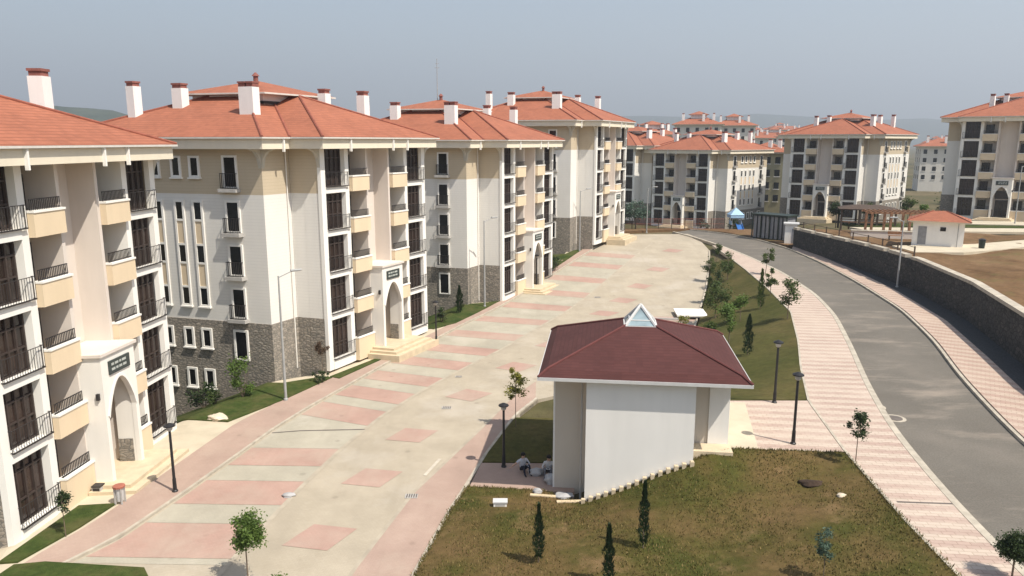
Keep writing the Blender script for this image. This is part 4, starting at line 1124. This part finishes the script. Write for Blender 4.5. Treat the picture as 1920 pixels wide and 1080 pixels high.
street(35.2, 67.0, 6.1, (-.6,.2), 'grey street light at the foot of the dark retaining wall', ZR)
street(69.5, 103, 8.0, (1.2,-.2), 'street light with pale head before the portal of the right edge block', 4.2)

# ------------------------------------------------------------------ small house on the terrace
hs = empty('utility_house', (44.7, 78.0, 5.1), -R(30)); hs.scale = (.86,.86,.9); tag(hs, 'small white house with red hipped roof on the terrace behind the wall', 'house')
m = MB(); m.box(-2.7,2.7,-2,2,-.6,2.5); m.build('wall', M['pav_wall'], hs)
m = MB(); m.box(-3.3,3.3,-2.6,2.6,2.502,2.62); m.build('eave', M['cream'], hs)
m = MB(); m.hip(-3.35,3.35,-2.65,2.65,2.622,.38); r_ = m.build('roof', M['roof'], hs)
m = MB()
for a in ((-3.35,-2.65),(3.35,-2.65)): m.tube((a[0],a[1],2.65),(a[0]+(2.65 if a[0] < 0 else -2.65),0,2.65+2.65*.38),.06,n=5)
m.build('ridge_tiles', M['ridge'], r_)
m = MB(); m.box(.2,.8,-2.05,-1.98,1.5,1.95); m.build('window', M['glass'], hs)
m = MB(); m.box(-2.1,-1.2,-2.06,-1.98,-.1,1.95); m.build('door', M['panelgrey'], hs)
m = MB(); m.box(2.02,2.1,-2.03,-1.98,-.4,2.4); m.build('downpipe', M['galv'], hs)
bn = empty('rubbish_bin', (47.3, 74.6, zt(74.6)+.15)); tag(bn, 'dark green rubbish bin beside the small red roofed house', 'bin')
m = MB(); m.lathe((0,0,0),[(.26,0),(.32,.85)],10); m.build('body', M['dgreen'], bn); m = MB(); m.lathe((0,0,.85),[(.35,0),(.35,.05),(.12,.16)],10); m.build('lid', M['lampmetal'], bn)

# ------------------------------------------------------------------ playground, gazebo, gate
ps = empty('playground_slide', (34.3, 114.5, 1.7)); ps.scale = (.85,.85,.85); tag(ps, 'blue plastic playground slide tower with pale blue canopy', 'playground slide')
m = MB()
for x in (-.8,.8):
    for y in (-.8,.8): m.tube((x,y,-.8),(x,y,3.4),.07,n=6)
m.build('posts', M['galv'], ps)
m = MB(); m.box(-.9,.9,-.9,.9,1.35,1.47); m.build('platform', M['darkwood'], ps)
m = MB(); m.hip(-1.25,1.25,-1.25,1.25,3.3,1.0); m.box(-1.2,1.2,-1.2,1.2,2.75,3.29); m.build('canopy', M['bluepl'], ps)
m = MB()
for i in range(8):
    t0, t1 = i/8, (i+1)/8
    f_ = lambda t: (-1.0-2.0*t*0, -.9-2.6*t, 1.45*(1-t)**1.3+.1)
    a, b = f_(t0), f_(t1)
    for xo in ((-.1,.9),): m.add([(xo[0],a[1],a[2]),(xo[1],a[1],a[2]),(xo[1],b[1],b[2]),(xo[0],b[1],b[2]),(xo[0],a[1],a[2]-.06),(xo[1],a[1],a[2]-.06),(xo[1],b[1],b[2]-.06),(xo[0],b[1],b[2]-.06)], [(0,1,2,3),(7,6,5,4),(0,3,7,4),(1,5,6,2)])
    for xo in (-.16,.9): m.add([(xo,a[1],a[2]-.06),(xo+.06,a[1],a[2]-.06),(xo+.06,b[1],b[2]-.06),(xo,b[1],b[2]-.06),(xo,a[1],a[2]+.28),(xo+.06,a[1],a[2]+.28),(xo+.06,b[1],b[2]+.28),(xo,b[1],b[2]+.28)], [(3,2,1,0),(4,5,6,7),(0,1,5,4),(1,2,6,5),(2,3,7,6),(3,0,4,7)])
m.build('chute', M['navypl'], ps)
m = MB(); m.box(-.9,-.84,-.85,.85,1.5,2.2); m.box(.84,.9,-.85,.85,1.5,2.2); m.build('side_panel', M['bluepl'], ps)
sw = empty('swing_frame', (38.6, 113.0, 2.2)); tag(sw, 'grey metal swing frame right of the blue slide', 'swing')
m = MB()
for x in (-1.6,1.6):
    for y in (-.8,.8): m.tube((x,y,-.6),(x,0,2.3),.06,n=6)
m.tube((-1.6,0,2.3),(1.6,0,2.3),.06,n=6); m.build('frame', M['galv'], sw)
for x in (-.7,.7):
    m = MB(); m.box(x-.25,x+.25,-.12,.12,.45,.5); m.tube((x-.22,0,.5),(x-.22,0,2.3),.015,n=4); m.tube((x+.22,0,.5),(x+.22,0,2.3),.015,n=4); m.build('seat', M['darkwood'], sw)
cg = empty('cage_store', (35.7, 101.5, ZR), R(-50)); tag(cg, 'dark green framed store with upright grey panels at the end of the retaining wall', 'store')
m = MB(); m.box(-2.6,2.6,-1.2,1.2,-.3,.12); m.box(-2.75,2.75,-1.35,1.35,3.2,3.42)
for x in (-2.6,-1.3,0,1.3,2.5): m.box(x,x+.14,-1.3,-1.16,.1,3.2)
for x in (-2.6,2.46): m.box(x,x+.14,1.1,1.24,.1,3.2)
m.build('frame', M['dgreen'], cg)
for i in range(8):
    x = -2.4+i*.63; m = MB(); m.box(x,x+.42,-1.1,-1.02,.15,3.1); m.build('panel', M['panelgrey'], cg)
m = MB(); m.box(-2.5,2.5,1.0,1.08,.1,3.15); m.box(2.4,2.48,-1.0,1.0,.1,3.15); m.box(-2.48,-2.4,-1.0,1.0,.1,3.15); m.build('back_panel', M['panelgrey'], cg)
cb = empty('guard_cabin', (36.4, 97.0, ZR), R(-20)); tag(cb, 'small white cabin between the dark store and the wall end', 'cabin')
m = MB(); m.box(-.75,.75,-.7,.7,-.3,2.55); m.build('wall', M['pav_wall'], cb)
m = MB(); m.box(-.95,.95,-.9,.9,2.552,2.7); m.build('roof', M['steel'], cb)
m = MB(); m.box(.1,.6,-.73,-.69,.1,2.0); m.build('door', M['panelgrey'], cb)
gz = empty('gazebo', (48.2, 101.5, 4.0), R(-18)); tag(gz, 'timber gazebo with low dark roof on square posts behind the wall', 'gazebo')
m = MB(); m.hip(-3.7,3.7,-2.2,2.2,2.6,.22); m.box(-3.6,3.6,-2.1,2.1,2.45,2.598); m.build('roof', M['darkwood'], gz)
for x in (-3.3,-1.1,1.1,3.3):
    for y in (-1.8,1.8): m = MB(); m.box(x-.12,x+.12,y-.12,y+.12,-.4,2.448); m.build('post', M['darkwood'], gz)
for y in (-1.8,1.8): m = MB(); m.box(-3.15,3.15,y-.04,y+.04,.8,.92); m.build('rail', M['wood'], gz)
m = MB(); m.box(-2.6,2.6,-.4,.4,.65,.72); m.box(-2.2,-2.05,-.3,.3,-.3,.648); m.box(2.05,2.2,-.3,.3,-.3,.648); m.build('table', M['wood'], gz)
pg = empty('pergola', (47.6, 90.0, 4.7), R(-12)); tag(pg, 'open orange brown timber pergola with tall posts behind the wall', 'pergola')
for x in (-4.2,-2.1,0,2.1,4.2):
    for y in (-1.4,1.4): m = MB(); m.box(x-.13,x+.13,y-.13,y+.13,-.4,2.3); m.build('post', M['wood'], pg)
m = MB()
for y in (-1.4,1.4): m.box(-4.8,4.8,y-.07,y+.07,2.302,2.5)
m.build('beam', M['wood'], pg)
m = MB()
for i in range(17):
    x = -4.5+i*.56; m.box(x-.04,x+.04,-1.9,1.9,2.502,2.6)
m.build('slats', M['wood'], pg)
pg2 = empty('planter_wall', (45.2, 86.0, zt(86)), R(-16)); tag(pg2, 'low cream planter wall below the timber pergola', 'planter')
m = MB(); m.box(-5.5,5.5,-.3,.3,-.4,.7); m.build('wall', M['pink'], pg2)
m = MB(); m.box(-5.55,5.55,-.36,.36,.702,.8); m.build('coping', M['kerb'], pg2)
for i, (x, y, yaw) in enumerate(((46.8,82.5,-.2),(43.6,84.4,-.3))):
    b = empty('garden_bench', (x, y, zt(y)+.02), yaw); tag(b, ['brown garden bench before the planter wall, right one', 'brown garden bench before the planter wall, left one'][i], 'bench', 'garden benches on the terrace')
    m = MB(); m.box(-.8,.8,-.22,.22,.42,.47); m.build('seat', M['wood'], b)
    m = MB(); m.box(-.8,.8,.2,.25,.55,.9); m.build('backrest', M['wood'], b)
    for xx in (-.65,.65): m = MB(); m.box(xx-.04,xx+.04,-.2,.25,-.05,.418); m.build('leg', M['iron'], b)
bf = empty('boundary_fence', (24, 118.5, 1.6)); tag(bf, 'dark reddish mesh fence before the shaded playground block', 'fence')
for i in range(9):
    x = -7+i*2.1; m = MB(); m.box(x-.05,x+.05,-.05,.05,-1.2,1.9); m.build('post', M['darkwood'], bf)
m = MB()
for z in (.2,1.0,1.8): m.box(-7,9.8,-.02,.02,z,z+.05)
for i in range(84): x = -7+i*.2; m.box(x,x+.02,-.015,.015,.2,1.85)
m.build('mesh_panel', M['redpaint'], bf)

# ------------------------------------------------------------------ small things
sl = empty('concrete_slab', (16.2, 66.2, zl(66.2)-.1), R(-5)); tag(sl, 'white slab on dark feet on the lot beside the far lawn', 'slab')
m = MB(); m.box(-1.35,1.35,-1.5,1.3,.26,.40); m.build('top', M['trim'], sl)
m = MB(); m.box(-1.2,1.2,-1.35,-1.1,0,.258); m.box(-1.2,1.2,.9,1.1,0,.258); m.build('feet', M['iron'], sl)
lk = empty('long_kerb_stone', (13.6, 64.6, zl(64.6)-.1), R(-4)); tag(lk, 'loose grey kerb stone lying on the lot before the white slab', 'kerb stone')
m = MB(); m.box(-2.2,2.0,-.1,.1,0,.2); m.build('stone', M['ledge'], lk)
bo = MB()
bmm = bmesh.new(); bmesh.ops.create_icosphere(bmm, subdivisions=3, radius=1)
for v in bmm.verts:
    v.co *= 1+.16*math.sin(v.co.x*4+1)*math.sin(v.co.y*5)+.1*math.sin(v.co.z*7+v.co.x*3); v.co.x *= 1.0; v.co.y *= .6; v.co.z *= .42; v.co *= .55
me = bpy.data.meshes.new('boulder'); bmm.to_mesh(me); bmm.free(); me.materials.append(M['rock'])
o = bpy.data.objects.new('boulder', me); COL.objects.link(o); o.location = (-16.7, 40.2, near_h(-16.7, 40.2)+.1); tag(o, 'pale boulder on the grass at the end of the nearest block', 'boulder')
bn = empty('waste_bin', (-17.1, 30.2, near_h(-17.1,30.2))); tag(bn, 'pale waste bin with red rim at the tip of the green strip', 'bin')
m = MB()
for a in range(4):
    x = .2*math.cos(a*1.571+.78); y = .2*math.sin(a*1.571+.78); m.box(x-.03,x+.03,y-.03,y+.03,0,.75)
m.build('frame', M['ledge'], bn)
m = MB(); m.lathe((0,0,.12),[(.14,0),(.18,.5),(.18,.62)],12); m.build('bucket', M['steel'], bn)
m = MB(); m.lathe((0,0,.72),[(.2,0),(.25,.02),(.25,.1),(.2,.12)],12); m.build('rim', M['redpaint'], bn)
vb = empty('vent_box', (-18.6, 31.2, .02)); vb.scale = (.7,.7,.7); tag(vb, 'dark vent box at the foot of the nearest entrance portal', 'box')
m = MB(); m.box(-.28,.28,-.25,.25,-.1,.42); m.build('body', M['ledge'], vb); m = MB(); m.box(-.3,.3,-.28,.27,.421,.5); m.build('lid', M['iron'], vb); m = MB(); m.box(-.22,.22,-.262,-.251,.06,.36); m.build('grille', M['iron'], vb)
def drain(x, y, label, r=.28):
    z = near_h(x, y)-.085
    d = empty('drain_cover', (x, y, z)); tag(d, label, 'drain cover', 'drain covers')
    m = MB(); m.box(-r,r,-r*.7,r*.7,0,.02); m.build('frame', M['ledge'], d)
    m = MB()
    for i in range(5): xx = lerp(-r*.8, r*.7, i/4); m.box(xx,xx+r*.2,-r*.6,r*.6,.021,.03)
    m.build('grate', M['drain'], d)
drain(-4.5, 31.0, 'dark drain grate on the lot nearest the near lawn')
drain(-3.9, 42.3, 'drain cover right of the second pink diamond from the far bend')
drain(-3.6, 48.3, 'drain cover on the lane edging by the second left block', .22)
drain(8.6, 73.5, 'small drain cover far down the lot', .3)
for x, y, lb in ((18.6,34.4,'round manhole cover at the left edge of the road, nearer one'),(18.4,36.0,'round manhole cover at the left edge of the road, farther one')):
    d = empty('manhole_cover', (x, y, ZR-.118)); tag(d, lb, 'manhole cover', 'manhole covers on the road')
    m = MB(); m.lathe((0,0,0),[(.52,0),(.52,.012)],20); m.build('collar', M['kerb'], d)
    m = MB(); m.lathe((0,0,.0125),[(.36,0),(.36,.012)],20); m.build('lid', M['drain'], d)
def mound(nm_, x, y, rx, rz, mat, label, cat, z=None, n=3, seed=1):
    b = bmesh.new(); bmesh.ops.create_icosphere(b, subdivisions=n, radius=1)
    for v in b.verts:
        k = 1+.18*math.sin(v.co.x*3+seed)*math.cos(v.co.y*4+seed)+.1*math.sin(v.co.z*6+v.co.y*5+seed)
        v.co = Vector((v.co.x*rx*k, v.co.y*rx*.7*k, v.co.z*rz*k))
    me = bpy.data.meshes.new(nm_); b.to_mesh(me); b.free(); me.materials.append(mat)
    me.polygons.foreach_set('use_smooth', [True]*len(me.polygons))
    o = bpy.data.objects.new(nm_, me); COL.objects.link(o); o.location = (x, y, (near_h(x, y) if z is None else z)+rz*.5); tag(o, label, cat); return o
mound('crumpled_sheet', -10.0, 31.0, .28, .10, M['sack'], 'crumpled white sheet lying at the end of a pink bay', 'sheet', -.09, seed=2)
mound('sack', 1.9, 32.2, .42, .30, M['sack'], 'pale full sack against the pavilion wall in the shade', 'sack', seed=3)
mound('sack', 1.15, 33.0, .36, .24, M['sack'], 'grey sack lying between the two people in the shade', 'sack', seed=5)
mound('rag', 1.15, 31.1, .22, .16, M['sack'], 'white crumpled rag at the edge of the pavilion shade', 'rag', seed=7)
mound('bag', 2.3, 30.75, .42, .12, M['sack'], 'flat white bag at the foot of the pavilion pier', 'bag', seed=9)
mound('soil_heap', 12.05, 27.9, .48, .15, M['soil'], 'dark heap of soil on the near lawn', 'soil heap', seed=4)
mound('stone', 12.65, 26.6, .18, .09, M['rock'], 'small pale stone beside the soil heap', 'stone', seed=6)
for i, (x, y, a, l) in enumerate(((1.6,30.7,-.15,1.6),(2.6,30.2,.05,1.3))):
    o = MB(); o.box(-l/2,l/2,-.09,.09,0,.05); q = o.build('plank', M['plank']); q.location = (x, y, near_h(x,y)+.05); q.rotation_euler = (0,0,a)
    tag(q, ['long pale plank on the grass before the shaded pavilion corner', 'short pale plank at the foot of the pavilion front wall'][i], 'plank', 'loose planks')
ob = empty('meter_box', (-.5, 29.4, near_h(-.5,29.4))); tag(ob, 'small white box standing on the lawn near the lot edge', 'box')
m = MB(); m.box(-.28,.28,-.16,.16,0,.24); m.build('body', M['trim'], ob); m = MB(); m.box(-.31,.31,-.19,.19,.241,.29); m.build('lid', M['steel'], ob); m = MB(); m.box(-.2,.2,-.166,-.161,.06,.19); m.build('door', M['ledge'], ob)

# ------------------------------------------------------------------ two people resting in the shade
def person(x, y, rz, shirt, trouser, label, reach=False):
    z = near_h(x, y)
    rt = empty('person', (x, y, z), rz); tag(rt, label, 'person')
    # joints: sitting on the ground / low step, knees up, facing local -y
    J = {'pelvis':((0,.0,.16),.15),'waist':((0,.03,.32),.13),'chest':((0,-.02,.52),.155),'neck':((0,-.06,.68),.055),'head0':((0,-.075,.76),.085),'head1':((0,-.08,.86),.105),'head2':((0,-.07,.94),.07),
         'shL':((-.19,-.03,.60),.07),'shR':((.19,-.03,.60),.07)}
    if reach:
        J.update({'elL':((-.42,-.12,.50),.047),'haL':((-.66,-.22,.46),.034),'elR':((.30,-.16,.38),.047),'haR':((.16,-.36,.42),.034)})
    else:
        J.update({'elL':((-.30,-.16,.38),.047),'haL':((-.12,-.38,.44),.034),'elR':((.30,-.16,.38),.047),'haR':((.12,-.38,.44),.034)})
    for s, k in ((-1,'L'),(1,'R')):
        J['hip'+k] = ((s*.10,-.02,.15),.10); J['kn'+k] = ((s*.15,-.42,.45),.068); J['an'+k] = ((s*.14,-.56,.09),.045); J['to'+k] = ((s*.15,-.74,.04),.036)
    E_ = [('pelvis','waist'),('waist','chest'),('chest','neck'),('neck','head0'),('head0','head1'),('head1','head2')]
    for k in 'LR': E_ += [('chest','sh'+k),('sh'+k,'el'+k),('el'+k,'ha'+k),('pelvis','hip'+k),('hip'+k,'kn'+k),('kn'+k,'an'+k),('an'+k,'to'+k)]
    # fingers and thumb
    for k in 'LR':
        h = Vector(J['ha'+k][0]); e = Vector(J['el'+k][0]); d = (h-e).normalized(); sd = d.cross(Vector((0,0,1))).normalized()
        for i, (o_, l_) in enumerate(((-.027,.075),(-.009,.085),(.009,.08),(.027,.065))):
            a = 'f%d%s' % (i, k); J[a] = (tuple(h+d*.07+sd*o_), .010); J[a+'t'] = (tuple(h+d*(.07+l_)+sd*o_*1.3-Vector((0,0,.025))), .008)
            E_ += [('ha'+k, a), (a, a+'t')]
        J['th'+k] = (tuple(h+d*.05+sd*(.05 if k == 'L' else -.05)), .011); E_.append(('ha'+k,'th'+k))
    names = list(J); idx = {n_: i for i, n_ in enumerate(names)}
    me = bpy.data.meshes.new('body'); me.from_pydata([J[n_][0] for n_ in names], [(idx[a], idx[b]) for a, b in E_], [])
    o = bpy.data.objects.new('body', me); COL.objects.link(o); o.parent = rt
    sk = o.modifiers.new('skin', 'SKIN'); o.modifiers.new('sub', 'SUBSURF').levels = 1; o.modifiers['sub'].render_levels = 2
    lay = me.skin_vertices[0].data
    for n_, i in idx.items(): lay[i].radius = (J[n_][1],)*2; lay[i].use_root = (n_ == 'pelvis')
    dg = bpy.context.evaluated_depsgraph_get(); dg.update()
    m2 = bpy.data.meshes.new_from_object(o.evaluated_get(dg)); o.modifiers.clear(); o.data = m2
    m2.materials.clear()
    for mm in (M['skin'], shirt, trouser, M['hair']): m2.materials.append(mm)
    for p in m2.polygons:
        c = p.center; p.use_smooth = True
        if c.z > .69: p.material_index = 3 if (c.z > .87 or (c.y > -.07 and c.z > .74)) else 0
        elif c.z < .07 and c.y < -.5: p.material_index = 3
        elif (c.z < .27 and abs(c.x) < .3 and c.y > -.3) or (c.y < -.1 and abs(c.x) < .24 and not (abs(c.x) > .09 and c.z > .5) and c.z < .53 and not (c.y < -.3 and c.z > .41 and abs(c.x) < .1)): p.material_index = 2
        else: p.material_index = 1 if (abs(c.x) < .36) else 0
    hd = MB(); hd.lathe((0,-.065,.84),[(.10,0),(.118,.05),(.105,.1),(.06,.14)],12); hd.build('hair', M['hair'], rt, smooth=True)
    fc = MB()
    fc.add([(-.014,-.178,.835),(.014,-.178,.835),(0,-.205,.835),(0,-.178,.875)], [(0,1,2),(0,2,3),(1,3,2),(0,3,1)])
    fc.build('nose', M['skin'], rt)
    fc = MB()
    for s in (-1,1): fc.lathe((s*.036,-.172,.872),[(.006,-.006),(.011,0),(.006,.006)],8); fc.lathe((s*.105,-.075,.85),[(.008,-.03),(.018,0),(.01,.03)],8)
    fc.box(-.022,.022,-.176,-.17,.805,.812); fc.build('face_features', M['hair'], rt)
person(.5, 33.4, R(25), M['shirt'], M['trouser'], 'person in pale grey shirt and navy trousers sitting in the shade beside the lamp post', True)
person(1.75, 33.1, R(-8), M['shirt2'], M['trouser2'], 'person in off white shirt sitting in the shade close to the pavilion wall')

# ------------------------------------------------------------------ haze
hz = MB(); hz.box(-8000,8000,-8000,8000,-30,700)
m = bpy.data.materials.new('haze air'); m.use_nodes = True; nt = m.node_tree; nt.nodes.clear()
out = nt.nodes.new('ShaderNodeOutputMaterial'); pv = nt.nodes.new('ShaderNodeVolumePrincipled')
pv.inputs['Color'].default_value = (.82,.90,1.0,1); pv.inputs['Density'].default_value = .0004; pv.inputs['Anisotropy'].default_value = .2
nt.links.new(pv.outputs[0], out.inputs['Volume'])
o = hz.build('haze', m); tag(o, 'thin bluish haze over the valley', 'haze', kind='stuff')

# ------------------------------------------------------------------ light, sky, camera
SUN_EL = 57.0; SAZ = math.atan2(.80, -.60)
w = bpy.data.worlds.new('World'); scene.world = w; w.use_nodes = True
nt = w.node_tree; bg = nt.nodes['Background']
sky = nt.nodes.new('ShaderNodeTexSky'); sky.sky_type = 'NISHITA'; sky.sun_disc = False
sky.sun_elevation = R(SUN_EL); sky.sun_rotation = SAZ; sky.altitude = 100; sky.air_density = 1.3; sky.dust_density = 1.9; sky.ozone_density = 1.0
nt.links.new(sky.outputs[0], bg.inputs['Color']); bg.inputs['Strength'].default_value = .10
sd = bpy.data.lights.new('sun', 'SUN'); sd.energy = 5.0; sd.angle = R(.5); sd.color = (1, .94, .84)
so = bpy.data.objects.new('sun', sd); COL.objects.link(so)
dirv = Vector((.80*math.cos(R(SUN_EL)), -.60*math.cos(R(SUN_EL)), math.sin(R(SUN_EL))))
so.rotation_euler = dirv.to_track_quat('Z', 'Y').to_euler(); so.location = (40, -20, 80)

cam = bpy.data.cameras.new('camera'); co_ = bpy.data.objects.new('camera', cam); COL.objects.link(co_)
cam.sensor_width = 36; cam.lens = 36*1400/1920; cam.clip_end = 20000; cam.clip_start = .1
co_.location = (0, 0, CAMZ); co_.rotation_euler = (math.pi/2-math.atan(275/1400), 0, 0)
scene.camera = co_
scene.view_settings.view_transform = 'Standard'; scene.view_settings.look = 'None'
scene.view_settings.exposure = 0.62; scene.view_settings.gamma = 1.0; scene.view_settings.use_curve_mapping = False
scene.render.resolution_x = 1024; scene.render.resolution_y = 576
